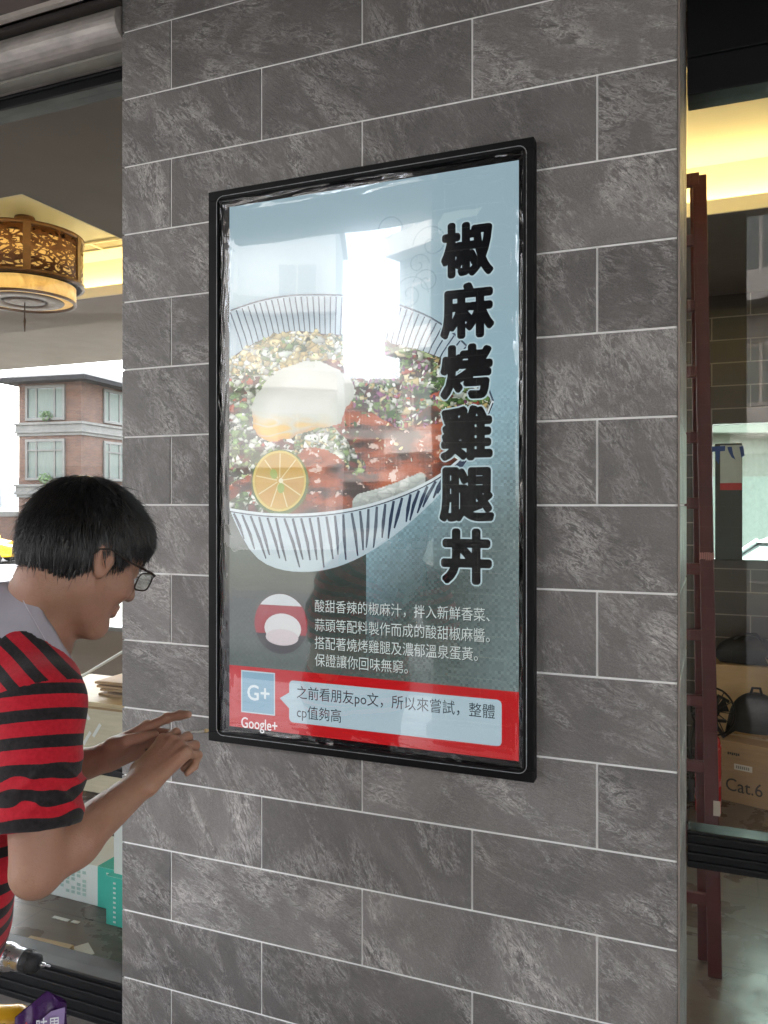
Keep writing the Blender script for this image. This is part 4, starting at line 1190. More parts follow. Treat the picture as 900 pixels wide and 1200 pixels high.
s = SDF(); s.ell((0, 0, .06), (.20, .12, .12), .03).ell((.1, 0, .13), (.10, .08, .13), .03); V, F = polygonise(s, (-.28, -.18, -.1), (.28, .18, .32), .016, s)
V[:, 2] = np.maximum(V[:, 2], 0); V += np.array([[mnoise.noise(Vector(v) * 16) * .03, mnoise.noise(Vector(v) * 16 + Vector((7, 0, 0))) * .03, 0] for v in V])
mesh_np('wrap', V, F, plain('white_plastic_wrap', (.62, .63, .62), .35, 0, .12, 9), pb)
tb = thing('curtain_rod', 'thin pale tube leaning across the brown cartons on the counter', 'tube', W(-.75, 1.33, zt_), ROTZ)
a_, b_2 = ray_w(92, 797, 1.33), ray_w(150, 752, 1.33)
m = MB(); m.tube([(a_[0] + .75, 0, max(.082, a_[1] - zt_)), (b_2[0] + .75 + .12, .12, b_2[1] - zt_ + .06)], .008, 10); m.build('tube', WHITE_PAINT, tb)
# white and green tile cartons on the floor
TEAL = plain('teal_print', (.05, .50, .40), .55, 0, .06, 8); CW_ = plain('white_carton', (.74, .76, .74), .6, 0, .05, 5); GP = plain('pale_green_print', (.40, .55, .50), .6)
def carton(label, u, w, z, bw, bd, bh, strip, rz, group='white and green cartons on the shop floor'):
    t = thing('carton', label, 'carton', W(u, w, z), ROTZ + rz)
    m = MB(); m.box(0, bw, 0, bd, 0, bh, .003); m.build('box', CW_, t)
    if strip:
        a, b = strip
        m = MB(); m.box(a, b, -.0016, -.0004, .001, bh - .001); m.box(a, b, -.0016, bd * .5, bh + .0004, bh + .0016); m.build('printed_band', TEAL, t)
        m = MB()
        for q in range(9): m.box((a + b) / 2 - .006, (a + b) / 2 + .006, -.0026, -.0017, .012 + q * (bh - .02) / 9, .019 + q * (bh - .02) / 9)
        m.build('band_print', CW_, t)
        m = MB(); x0 = max(.02, a - .20)
        for cidx in range(5):
            for q in range(6):
                if (cidx * 7 + q * 3) % 5: m.box(x0 + cidx * .030, x0 + cidx * .030 + .018, -.0026, -.0017, .03 + q * .018, .042 + q * .018) if x0 + cidx * .03 + .02 < a else None
        m.build('printed_text', GP, t)
    return t
carton('white floor carton with a teal band at its right end, beneath the man\'s elbow', -.985, .70, 0, .385, .26, .165, (.275, .38), -.02)
carton('white carton with a teal band at its left end, under a plain carton', -.585, .60, 0, .42, .28, .19, (.002, .085), -.02)
carton('plain white carton stacked on the teal banded carton beside the slate pillar', -.565, .62, .1925, .40, .25, .20, None, -.03)
m = MB()
# small floor scraps
bt = thing('wood_batten', 'two pale pine battens lying on the shop floor along the window sill', 'batten', W(-.30, .27, 0), ROTZ + .42)
m = MB(); m.box(-.26, .34, .022, .045, 0, .022, .002); m.build('batten', WOOD, bt)
m = MB(); m.box(-.24, .34, -.022, .018, 0, .016, .002); m.build('batten', PLY, bt)
wbk = thing('wood_offcut', 'short pale wood offcut with a square hole on the floor by the sill', 'offcut', W(-.66, .35, 0), ROTZ + .05)
m = MB(); m.box(-.10, .10, -.05, -.02, 0, .02, .002); m.box(-.10, .10, .02, .05, 0, .02, .002); m.box(-.10, -.02, -.02, .02, 0, .0195); m.box(.04, .10, -.02, .02, 0, .0195); m.build('block', WOOD, wbk)
ps = ray_d(98, 1112, 2.98)
pp = thing('paper_scrap', 'small white paper scrap lying alone on the brown shop floor', 'paper scrap', (ps.x, ps.y, .0), .6)
m = MB(); m.box(-.028, .028, -.045, .045, .001, .003, .001); m.build('paper', plain('scrap_paper', (.72, .72, .68), .7), pp)
sc2 = ray_d(76, 1078, 3.2)
pp = thing('paper_strip', 'thin strips of pale tape stuck to the floor in front of the green carton', 'tape strip', (sc2.x, sc2.y, 0), ROTZ)
m = MB(); m.box(-.06, .02, -.008, .008, .001, .003); m.box(.035, .07, -.006, .010, .001, .003); m.build('tape', MATS['scrap_paper'], pp)

# ------------------------------------------------------------------ tools on the pavement
YEL = plain('yellow_tool_plastic', (.75, .40, .015), .38, 0, .06, 20, coat=.2)
dl = ray_d(0, 1126, 2.32)
dr = thing('cordless_drill', 'yellow cordless drill with silver gearbox and black chuck standing on its battery', 'drill', (dl.x - .058, dl.y, 0), math.radians(-8)); dr.scale = (1.05, 1.05, 1.0)
zA = dl.z + .03
tilt = Matrix.Translation((0, 0, zA)) @ Matrix.Rotation(math.radians(8), 4, 'Y')
def lat_x(prof, n=28): return Matrix.Identity(4)
RX = tilt @ Matrix.Rotation(math.pi / 2, 4, 'Y')
m = MB(); m.lathe([(0, -.12), (.030, -.118), (.036, -.10), (.036, .02), (.034, .06)], 28, RX); m.build('motor_body', YEL, dr)
m = MB(); m.lathe([(.035, .045), (.036, .05), (.038, .085), (.034, .10), (.031, .105), (.030, .125), (.027, .128)], 28, RX); m.build('gearbox', CHROME, dr)
m = MB(); m.lathe([(.027, .128), (.0295, .131), (.0295, .150), (.027, .153), (.027, .158), (.024, .172), (.015, .178), (.0, .178)], 28, RX)
for k in range(18):
    a = k * math.pi / 9
    m.box(-.0015, .0015, .0285, .0308, .133, .149, 0, M=RX @ Matrix.Rotation(a, 4, 'Z'))
m.build('chuck', RUBBER, dr)
m = MB(); m.lathe([(.007, .176), (.006, .192), (.0035, .194), (.0032, .207), (0, .21)], 14, RX); m.build('bit', CHROME, dr)
m = MB(); m.tube([(-.03, 0, zA - .02), (-.045, 0, zA - .09), (-.055, 0, .06)], [.024, .022, .026], 16); m.build('handle', YEL, dr)
m = MB(); m.box(-.11, .02, -.038, .038, .0, .062, .008); m.build('battery', RUBBER, dr)
m = MB(); m.tube([(-.004, 0, zA - .045), (.0, 0, zA - .075)], .008, 8); m.build('trigger', RUBBER, dr)
m = MB(); m.box(-.075, -.01, -.040, -.036, zA - .012, zA + .008, .002, M=Matrix.Identity(4)); m.build('side_badge', RUBBER, dr)
# second tool: yellow and black impact driver lying upright, only its head in frame
tp = ray_d(2, 1178, 2.1)
cs = thing('power_tool', 'yellow and black power tool at the lower left corner beside the snack bag', 'power tool', (tp.x, tp.y, 0), math.radians(20))
zt2 = tp.z
s = SDF(); s.cap((-.07, 0, zt2 - .035), (.035, 0, zt2 - .045), .042, .036, .02).cap((-.03, 0, zt2 - .05), (-.05, 0, .06), .03, .028, .03)
V, F = polygonise(s, (-.16, -.08, .0), (.12, .08, zt2 + .06), .006, s); mesh_np('housing', relax(V, F, 1), F, YEL, cs)
m = MB(); m.box(-.12, .01, -.045, .045, 0, .065, .01); m.build('battery', RUBBER, cs)
m = MB(); m.box(-.035, .014, -.045, -.036, zt2 - .064, zt2 - .026, .004); m.build('side_plate', RUBBER, cs)
m = MB(); m.box(-.028, .008, -.047, -.0445, zt2 - .052, zt2 - .038, .001); m.build('plate_label', plain('tool_label', (.35, .36, .35), .5), cs)
# purple snack bag
bgp = ray_d(48, 1195, 2.05)
sb = thing('snack_bag', 'crumpled purple and red snack bag with white lettering below the drill', 'snack bag', (bgp.x, bgp.y, 0), math.radians(12))
zt3 = ray_d(60, 1162, 2.05).z
nx, nz = 16, 26; bw2 = .068
V = []; hgt = zt3
for side in (-1, 1):
    for j in range(nz + 1):
        for i in range(nx + 1):
            a, b = i / nx, j / nz
            x = (a - .5) * 2 * bw2 * (1 - .10 * b); puff = math.sin(math.pi * a) ** .7 * (1 - b ** 3) * .045
            topz = hgt * (.86 + .14 * (1 - abs(a - .62) / .62))
            nzv = mnoise.noise(Vector((a * 4, b * 6, side * 3))) * .010
            V.append((x + nzv * .6, side * (puff + .003) + nzv * (1 if side < 0 else .6), b * topz))
cnt_ = (nx + 1) * (nz + 1); Fq = []
for sd in range(2):
    for j in range(nz):
        for i in range(nx):
            q = [sd * cnt_ + j * (nx + 1) + i, sd * cnt_ + j * (nx + 1) + i + 1, sd * cnt_ + (j + 1) * (nx + 1) + i + 1, sd * cnt_ + (j + 1) * (nx + 1) + i]
            Fq.append(q if sd == 0 else q[::-1])
for j in range(nz):
    for i in (0, nx):
        q = [j * (nx + 1) + i, (j + 1) * (nx + 1) + i, cnt_ + (j + 1) * (nx + 1) + i, cnt_ + j * (nx + 1) + i]; Fq.append(q if i == 0 else q[::-1])
mesh_np('bag', np.array(V), np.array(Fq), plain('purple_foil', (.045, .012, .075), .25, 0, .3, 14, coat=.3), sb)
def on_bag(poly_, mat, name, off):
    mm = MB(); P = []
    for x, z in poly_:
        a = min(1, max(0, x / (2 * bw2) + .5)); b = min(1, z / hgt)
        i, j = min(nx, int(round(a * nx))), min(nz, int(round(b * nz)))
        P.append((x, V[j * (nx + 1) + i][1] - off, z))
    mm.faces(P, [tuple(range(len(P)))]); return mm.build(name, mat, sb)
m = MB()
on_bag([(-.02, hgt * .50), (.0, hgt * .72), (-.03, hgt * .86), (-.055, hgt * .70), (-.06, hgt * .5)], plain('red_foil', (.50, .02, .04), .3, coat=.3), 'red_print', .006)
on_bag([(-.012, hgt * .60), (.056, hgt * .70), (.060, hgt * .905), (.028, hgt * .90), (-.010, hgt * .84)], plain('lilac_print', (.28, .20, .38), .4), 'lilac_panel', .007)
try:
    o = solid_text('味果', -.004, .052, hgt * .785, hgt * .885, V[int(nz * .82) * (nx + 1) + 10][1] - .014, plain('bag_white', (.8, .8, .82), .4), 'lettering', sb)
except Exception: pass
# ------------------------------------------------------------------ outside, seen through the back windows
BR = brick_mat('villa_brick', srgb(86, 55, 39), srgb(68, 43, 31), srgb(80, 69, 60), .24, .075, 'XYZ', .85, .008)
STONE = plain('pale_stone_band', (.085, .079, .070), .7, 0, .15, 3, .1, 40)
ROOF = plain('dark_roof_tile', (.012, .012, .013), .9, 0, .2, 6, .2, 30, spec=.1)
WGL = plain('window_glass_dark', (.08, .095, .09), .12, 0, .3, .8)
CURT = plain('grey_green_curtain', (.085, .097, .083), .8, 0, .25, 6, stretch=(9, 9, .3))
LEAF = plain('leaf_green', (.06, .10, .03), .7, 0, .4, 30)
def villa(label, corner, rotz, lw, rw, base, floors):
    t = thing('brick_villa', label, 'house', corner, rotz)
    top = floors[-1][1]
    # corner at the origin: front face runs to -x, side face runs to +y
    m = MB(); m.box(-lw, 0, 0, rw, base, top); m.build('wall', BR, t)
    for z0, z1, o in [(5.05, 5.2, .08), (5.2, 5.32, .16), (5.32, 5.6, .11), (5.6, 5.72, .18), (1.95, 2.1, .08), (2.1, 2.22, .16), (2.22, 2.5, .11), (2.5, 2.62, .18)]:
        m = MB(); m.box(-lw - o, o, -o, rw, z0, z1); m.build('stone_band', STONE, t)
    ov = .75
    m = MB()
    vs = [(-lw - ov, -ov, top), (ov, -ov, top), (ov, rw + ov, top), (-lw - ov, rw + ov, top), (-lw - ov, -ov, top + .22), (ov, -ov, top + .22), (ov, rw + ov, top + .22), (-lw - ov, rw + ov, top + .22),
          (-lw * .5, lw * .5 + .4, top + 1.25), (-lw * .5, rw - lw * .5, top + 1.25)]
    m.faces(vs, [(0, 1, 2, 3), (0, 1, 5, 4), (1, 2, 6, 5), (2, 3, 7, 6), (3, 0, 4, 7), (4, 5, 8), (5, 6, 9, 8), (6, 7, 9), (7, 4, 8, 9)])
    m.build('roof', ROOF, t)
    def win(face, a0, a1, z0, z1, plant):
        if face == 'f': P = lambda a, d, z: (a, -d, z)
        else: P = lambda a, d, z: (d, a, z)
        def bx(mm, a0, a1, d0, d1, z0, z1):
            p, q = P(a0, d0, z0), P(a1, d1, z1)
            mm.box(min(p[0], q[0]), max(p[0], q[0]), min(p[1], q[1]), max(p[1], q[1]), z0, z1)
        fm = MB(); b = .13
        for q in ((a0 - b, a0, z0 - b, z1 + b), (a1, a1 + b, z0 - b, z1 + b)): bx(fm, q[0], q[1], .002, .10, q[2], q[3])
        bx(fm, a0, a1, .002, .10, z1, z1 + b); bx(fm, a0, a1, .002, .10, z0 - b, z0)
        fo = fm.build('window', STONE, t)
        g = MB(); bx(g, a0, a1, .004, .015, z0, z1); g.build('pane', WGL, fo)
        c = MB(); w_ = a1 - a0; bx(c, a0 + w_ * .28, a1 - w_ * .28, .016, .022, z0 + .05, z1 - .05); bx(c, a0 + .05, a0 + w_ * .2, .016, .022, z0 + .05, z1 - .05); bx(c, a1 - w_ * .2, a1 - .05, .016, .022, z0 + .05, z1 - .05); c.build('curtain', CURT, fo)
        for x in (a0 + w_ * .24, a1 - w_ * .24):
            mu = MB(); bx(mu, x - .05, x + .05, .023, .06, z0, z1); mu.build('mullion', STONE, fo)
        if plant != 2: mu = MB(); bx(mu, a0, a1, .062, .08, z0 + (z1 - z0) * .74, z0 + (z1 - z0) * .78); mu.build('transom', STONE, fo)
    fw = []
    for i, (z0, z1, w0, w1) in enumerate(floors):
        win('f', -lw + lw * .16, -lw * .28, w0, w1, i); 
        win('s', 1.9, 3.6, w0, w1, i); win('s', 5.2, 6.9, w0, w1, i)
    return t
vc = ray_d(95, 590, 40); lx = ray_d(22, 590, 41)
vl = (Vector((lx.x, lx.y)) - Vector((vc.x, vc.y))).length
va = math.atan2(vc.y - lx.y, vc.x - lx.x)
villa('three storey brick villa with dark tiled eaves and stone bands across the road', (vc.x, vc.y, 0), va, vl, 12.0, -.8,
      [(-.8, 2.0, -.2, 1.6), (2.6, 5.1, 2.95, 4.75), (5.8, 7.7, 5.95, 7.45)])
# potted plants on the villa sills
def shrub(name, label, cat, loc, r, n, group=None, trunk=0.0):
    t = thing(name, label, cat, loc, 0, group)
    rr = random.Random(hash(label) % 1000); m = MB()
    for _ in range(n):
        d = Vector((rr.gauss(0, 1), rr.gauss(0, 1), rr.gauss(0, 1))).normalized() * r * rr.random() ** .4
        d.z *= .7; c = d + Vector((0, 0, trunk + r * .6)); a = Vector((rr.gauss(0, 1), rr.gauss(0, 1), rr.gauss(0, 1))).normalized(); b = a.orthogonal().normalized(); s_ = r * rr.uniform(.12, .24)
        m.faces([c - a * s_, c + b * s_ * .45, c + a * s_, c - b * s_ * .45], [(0, 1, 2, 3)])
    m.build('leaves', LEAF, t, fix=False)
    m = MB(); m.lathe([(0, 0), (r * .35, 0), (r * .45, r * .35), (0, r * .35)], 12) if trunk == 0 else m.tube([(0, 0, 0), (0, 0, trunk + r * .5)], [r * .12, r * .06], 8)
    m.build('pot' if trunk == 0 else 'trunk', STONE, t); return t
def on_villa(a, z): 
    d = Vector((math.cos(va), math.sin(va))) ; nrm = Vector((math.sin(va), -math.cos(va)))
    q = Vector((vc.x, vc.y)) + d * a + nrm * .18; return (q.x, q.y, z)
shrub('potted_plant', 'leafy plant on the sill of the upper villa window', 'plant', on_villa(-vl * .52, 5.80), .38, 150)
shrub('potted_plant', 'leafy plant on the sill of the lower villa window', 'plant', on_villa(-vl * .52, 2.65), .40, 150)
# low brick wall beside the villa
a0 = ray_d(-260, 590, 41.5); a1 = ray_d(21, 590, 41.6)
lwl = thing('garden_wall', 'low brick garden wall with a pale coping behind the yellow taxi', 'wall', (a0.x, a0.y, -.77), math.atan2(a1.y - a0.y, a1.x - a0.x))
ln = (a1 - a0).length
m = MB(); m.box(0, ln, 0, .25, 0, 1.75); m.build('brickwork', BR, lwl)
m = MB(); m.box(-.05, ln + .05, -.06, .31, 1.751, 2.0); m.build('coping', STONE, lwl)
# hills and far town
HILL = plain('wooded_hill', (.06, .085, .05), .95, 0, .3, .02)
mb = MB(); nh = 80
hv = []
for i in range(nh + 1):
    x = -1300 + i * 2000 / nh; row = []
    for j, y in enumerate((620, 760, 900, 1100)):
        hgt_ = (0, .55, 1.0, .2)[j] * (20 + 9 * mnoise.noise(Vector((x * .004, 2.2, 0))) + 5 * mnoise.noise(Vector((x * .015, 1, 0)))) - 1
        row.append(mb.bm.verts.new((x, y, hgt_)))
    hv.append(row)
for i in range(nh):
    for j in range(3): mb.bm.faces.new((hv[i][j], hv[i + 1][j], hv[i + 1][j + 1], hv[i][j + 1]))
tag(mb.build('hills', HILL, smooth=True), kind='structure')
CITY = plain('city_concrete', (.50, .50, .50), .8, 0, .1, .05)
rr3 = random.Random(9)
mb = MB()
for q in range(120):
    x = rr3.uniform(-620, -120); y = rr3.uniform(560, 600); w_ = rr3.uniform(4, 11); hb_ = rr3.uniform(10, 23) if rr3.random() < .7 else rr3.uniform(22, 32)
    mb.box(x, x + w_, y, y + 8, -2, hb_)
tag(mb.build('far_town', CITY), kind='stuff')

# ------------------------------------------------------------------ cars
CARGL = plain('car_glass', (.03, .035, .04), .06, 0, .2, 2)
TYRE = plain('tyre_rubber', (.02, .02, .02), .8); HUB = plain('wheel_alloy', (.55, .56, .57), .3, .8)
LAMP = plain('headlight_glass', (.75, .77, .78), .1, 0, .05, 5, coat=.6)
def car(name, label, cat, paint, loc, rotz, sign=False, group=None):
    t = thing(name, label, cat, loc, rotz, group)
    # side profile, x forward, z up; lofted across y with tumblehome
    low = [(-2.22, .34), (-2.26, .62), (-2.20, .92), (-1.55, 1.00), (-1.50, 1.0)]
    def section(y):
        k = abs(y) / .88; s_ = 1 - .06 * k ** 4
        body = [(-2.24 * s_, .30), (-2.30 * s_, .60), (-2.22 * s_, .90), (-1.75, .99 - .02 * k), (0, .98 - .02 * k), (1.05, .96 - .03 * k), (1.75 * s_, .86 - .05 * k), (2.20 * s_, .70 - .04 * k), (2.30 * s_, .52), (2.26 * s_, .28), (1.0, .22), (-1.0, .22)]
        return body
    m = MB(); ys_ = [-.88, -.84, -.6, -.3, 0, .3, .6, .84, .88]
    rings = []
    for y in ys_:
        ins = .10 if abs(y) > .86 else 0
        ring = []
        for (x, z) in section(y):
            zz = z - (.04 if ins and z > .8 else 0) + (.05 if ins and z < .4 else 0)
            ring.append(m.bm.verts.new((x * (1 - ins * .2), y, zz)))
        rings.append(ring)
    n = len(rings[0])
    for i in range(len(rings) - 1):
        for k in range(n): f = m.bm.faces.new((rings[i][k], rings[i + 1][k], rings[i + 1][(k + 1) % n], rings[i][(k + 1) % n])); f.smooth = True
    m.bm.faces.new(rings[0]); m.bm.faces.new(rings[-1][::-1])
    m.build('body', paint, t)
    # greenhouse
    def ring(z, xs_, hw_): return [(xs_[0], -hw_, z), (xs_[1], -hw_, z), (xs_[1] + .06, 0, z), (xs_[1], hw_, z), (xs_[0], hw_, z), (xs_[0] - .05, 0, z)]
    m = MB(); a = ring(.93, (-1.75, 1.02), .78); b = ring(1.40, (-1.12, .18), .60)
    m.faces(a + b, [(i, (i + 1) % 6, (i + 1) % 6 + 6, i + 6) for i in range(6)] + [(6, 7, 8, 9, 10, 11)]); m.build('windows', CARGL, t)
    m = MB(); c = ring(1.395, (-1.17, .24), .625); d = ring(1.47, (-1.02, .06), .52); m.faces(c + d, [(i, (i + 1) % 6, (i + 1) % 6 + 6, i + 6) for i in range(6)] + [(6, 7, 8, 9, 10, 11), (5, 4, 3, 2, 1, 0)]); m.build('roof', paint, t)
    for s_ in (-1, 1):
        for (x0, z0, x1, z1) in ((1.02, .93, .20, 1.41), (-.35, .93, -.40, 1.41), (-1.75, .93, -1.14, 1.41)):
            m = MB(); m.tube([(x0, s_ * .785, z0), (x1, s_ * .612, z1)], .032, 6); m.build('roof_pillar', paint, t)
    for x in (-1.38, 1.38):
        for s_ in (-1, 1):
            Mx = Matrix.Translation((x, s_ * .80, .31)) @ Matrix.Rotation(math.pi / 2, 4, 'X')
            m = MB(); m.lathe([(.20, -.10), (.29, -.10), (.31, -.06), (.31, .06), (.29, .10), (.20, .10)], 28, Mx); w_ = m.build('wheel', TYRE, t)
            m = MB(); m.lathe([(0, -.085), (.2, -.095), (.2, .095), (0, .085)], 20, Mx); m.build('rim', HUB, w_)
    for s_ in (-1, 1):
        m = MB(); m.prism([(1.92, .62), (2.24, .58), (2.20, .72), (1.98, .76)], s_ * .50, s_ * .82); m.build('headlight', LAMP, t)
        m = MB(); m.box(-2.30, -2.18, s_ * .5, s_ * .82, .68, .84, .02) if s_ > 0 else m.box(-2.30, -2.18, -.82, -.5, .68, .84, .02); m.build('tail_light', plain('tail_red', (.4, .01, .01), .2), t)
        m = MB(); y0, y1 = sorted((s_ * .82, s_ * 1.0)); m.box(.78, .92, y0, y1, .95, 1.08, .02); m.build('mirror', paint, t)
    m = MB(); m.box(2.26, 2.305, -.45, .45, .36, .50, .01); m.build('grille', RUBBER, t)
    if sign:
        m = MB(); m.box(-.45, -.25, -.25, .25, 1.475, 1.60, .03); m.build('roof_sign', plain('taxi_sign', (.75, .72, .6), .4), t)
    return t
YELP = plain('taxi_yellow_paint', (.80, .42, .01), .25, 0, .03, 3, coat=.6); WHP = plain('car_white_paint', (.72, .73, .73), .22, 0, .03, 3, coat=.6); DKP = plain('car_dark_paint', (.03, .033, .036), .25, 0, .1, 3, coat=.6)
tx = ray_d(-38, 650, 33)
car('taxi', 'yellow taxi parked along the road below the brick villa', 'taxi', YELP, (tx.x, tx.y, -.765), .06, True)
tx2 = ray_d(68, 650, 34.5)
car('parked_car', 'dark parked car on the road just ahead of the yellow taxi', 'car', DKP, (tx2.x + .35, tx2.y + .6, -.765), .06)
wc = ray_d(905, 600, 8.8)
car('parked_car', 'white car parked close outside the right back opening of the shop', 'car', WHP, (wc.x + .5, wc.y, ground_z(0, wc.y)), math.radians(205))

# ------------------------------------------------------------------ the street behind the camera: seen in reflections
def column(label, u, w, s_):
    t = thing('arcade_column', label, 'column', W(u, w, 0), ROTZ)
    m = MB(); m.box(-s_ / 2, s_ / 2, -s_ / 2, s_ / 2,   .12, 4.049, .01); m.build('shaft', GREY_PLASTER, t)
    m = MB(); m.box(-s_ / 2 - .03, s_ / 2 + .03, -s_ / 2 - .03, s_ / 2 + .03, 0, .12, .01); m.build('plinth', STONE, t)
cl = thing('arcade_column', 'wide dark tiled arcade column standing at the kerb opposite the slate pillar', 'column', W(.82, -3.75, 0), ROTZ)
m = MB(); m.box(-1.02, 1.02, -.25, .25, .12, 4.049, .01); m.build('shaft', TILE_DARK, cl)
m = MB(); m.box(-1.05, 1.05, -.28, .28, 0, .12, .01); m.build('plinth', STONE, cl)
column('square plaster arcade column at the kerb far to the right', 6.4, -4.2, .6)
column('square plaster arcade column at the kerb far to the left', -9.2, -4.2, .6)
FAC = plain('facade_cream', (.34, .31, .28), .7, 0, .08, 1); FTILE = brick_mat('facade_tile', (.30, .28, .265, 1), (.27, .25, .235, 1), (.14, .13, .12, 1), .25, .25, 'XZ', .6, .02, 0.0)
BLIND = plain('window_blind', (.36, .35, .33), .6); PALE = plain('pale_render', (.52, .50, .47), .8, 0, .1, .5)
def block(label, x0, x1, y, d, h, storey=3.0, rot=None, wall=None):
    t = thing('street_building', label, 'building', ((x0 + x1) / 2, y, -.15) if rot is None else (rot[0], rot[1], -.15), 0 if rot is None else rot[2])
    w2 = (x1 - x0) / 2
    m = MB(); m.box(-w2, w2, -d, 0, 0, h); m.build('wall', wall or FTILE, t)
    z = 3.4; nb_ = max(1, int((x1 - x0) / 3.0))
    while z + 2 < h:
        m = MB(); m.box(-w2 - .05, w2 + .05, .002, .7, z - .15, z + .02); m.box(-w2 - .05, w2 + .05, .62, .7, z + .021, z + .5); m.build('balcony', FAC, t)
        for i in range(nb_):
            c_ = -w2 + (i + .5) * 2 * w2 / nb_
            m = MB(); m.box(c_ - .9, c_ + .9, .002, .06, z + .6, z + 2.0); wn_ = m.build('window', FAC if wall is None else wall, t)
            m = MB(); m.box(c_ - .8, c_ - .04, .061, .07, z + .68, z + 1.92); m.box(c_ + .04, c_ + .8, .061, .07, z + .68, z + 1.92); m.build('pane', WGL if wall is None else BLIND, wn_)
        z += storey
    m = MB(); m.box(-w2 - .2, w2 + .2, -d - .2, .8, h + .001, h + .3); m.build('parapet', FAC, t)
    m = MB(); m.box(-w2 + .4, w2 - .4, .002, .03, .1, 2.7); m.build('shop_front', WGL if wall is None else BLIND, t)
block('cream tiled street building with balconies opposite the shop', -15.6, 12, -14.5, 8, 12.5)
th_ = math.radians(-45.4); cth, sth = math.cos(th_), math.sin(th_)
block('pale street building at the left end of the street, turned to the junction', -11, 11, 0, 8, 14.0, rot=(-22.25 - 11.2 * cth, -18.2 - 11.2 * sth, th_), wall=PALE)
block('low street building far back in the gap between its neighbours', -10, 10, 0, 5, 10.2, rot=(-39.0, -36.4, th_))

block('low pinkish street building across the back lane behind the right window', -7, 7, 0, 6, 4.1, rot=(14.5, 27, math.pi), wall=plain('pinkish_render', (.34, .29, .27), .8))
# ------------------------------------------------------------------ the man at the menu screen
def skin_mat():
    mt, nt, p, out = nodes_of('skin')
    co = objco(nt)
    n = noise_tex(nt, co, 16, 5, .6); n2 = noise_tex(nt, co, 90, 4, .6)
    c = ramp(nt, n, [(.3, (.345, .188, .122, 1)), (.7, (.435, .25, .168, 1))])
    c = mixrgb(nt, math_node(nt, 'MULTIPLY', ramp(nt, n2, [(.45, 0), (.75, 1)]), .25), c, (.36, .16, .10, 1))
    c = mixrgb(nt, math_node(nt, 'MULTIPLY', ramp(nt, noise_tex(nt, co, 7, 3, .5), [(.42, 0), (.62, 1)]), .45), c, (.40, .19, .135, 1))
    c = mixrgb(nt, math_node(nt, 'MULTIPLY', ramp(nt, noise_tex(nt, co, 240, 3, .6), [(.60, 0), (.72, 1)]), .25), c, (.22, .10, .06, 1))
    bl = nt.nodes.new('ShaderNodeAttribute'); bl.attribute_name = 'lip'
    c = mixrgb(nt, bl.outputs['Fac'], c, (.36, .115, .09, 1))
    mo = nt.nodes.new('ShaderNodeAttribute'); mo.attribute_name = 'mole'
    c = mixrgb(nt, mo.outputs['Fac'], c, (.02, .012, .01, 1))
    nt.links.new(c, p.inputs['Base Color'])
    p.inputs['Roughness'].default_value = .46; p.inputs['Subsurface Weight'].default_value = .18; p.inputs['Subsurface Radius'].default_value = (.012, .005, .003); p.inputs['Subsurface Scale'].default_value = .6
    nt.links.new(bump(nt, math_node(nt, 'ADD', n2, noise_tex(nt, mapping(nt, co, (1, 1, 1.8)), 330, 4, .7)), .55, .0016), p.inputs['Normal'])
    return mt
SKIN = skin_mat()
v3 = lambda *a: np.array(a, float)
nrm = lambda a: np.asarray(a, float) / np.linalg.norm(a)
UP = v3(0, 0, 1)

# --- joints
Hc = np.array(ray_d(102, 645, 1.40))                       # cranium centre
YAW, PIT = math.radians(47), math.radians(27)
F0 = v3(math.cos(YAW), math.sin(YAW), 0); LF = np.cross(UP, F0)
HF = F0 * math.cos(PIT) - UP * math.sin(PIT); HU = UP * math.cos(PIT) + F0 * math.sin(PIT)
def hd(x, y, z): return Hc + HF * x + LF * y + HU * z
HROT = np.stack([HF, LF, HU])
BY = math.radians(26); BF = v3(math.cos(BY), math.sin(BY), 0); BL = np.cross(UP, BF)
NB = v3(-.612, 1.41, 1.418)
SR = np.array(ray_d(44, 822, 1.25)); SL = NB + BL * .185 + v3(-.02, 0, -.05)
ER = np.array(ray_d(42, 1022, 1.19)); WR = np.array(ray_d(166, 918, 1.40)); KR = np.array(ray_d(206, 873, 1.475))
EL = np.array(ray_d(-12, 930, 1.59)); WL_ = np.array(ray_d(124, 888, 1.55)); KL = np.array(ray_d(165, 869, 1.56))
CH = v3(-.742, 1.42, 1.245); WA = v3(-.765, 1.40, 1.07); PV = v3(-.80, 1.39, .93)

body = SDF()
# torso
body.cap(PV - BL * .06, PV + BL * .06, .125, .125, .03)
body.cap(WA - BL * .05, WA + BL * .05, .110, .110, .06)
body.cap(CH - BL * .075, CH + BL * .075, .118, .118, .08)
UB = NB + v3(-.058, .0, -.036)
body.cap(UB - BL * .09, UB + BL * .09, .080, .080, .07)
body.cap(NB - BF * .01, SR - v3(0, 0, .004), .058, .052, .05); body.cap(NB - BF * .01, SL, .058, .052, .05)
# neck
NT = hd(-.035, 0, -.075)
body.cap(NB + v3(-.015, 0, -.01), NT, .066, .057, .03)
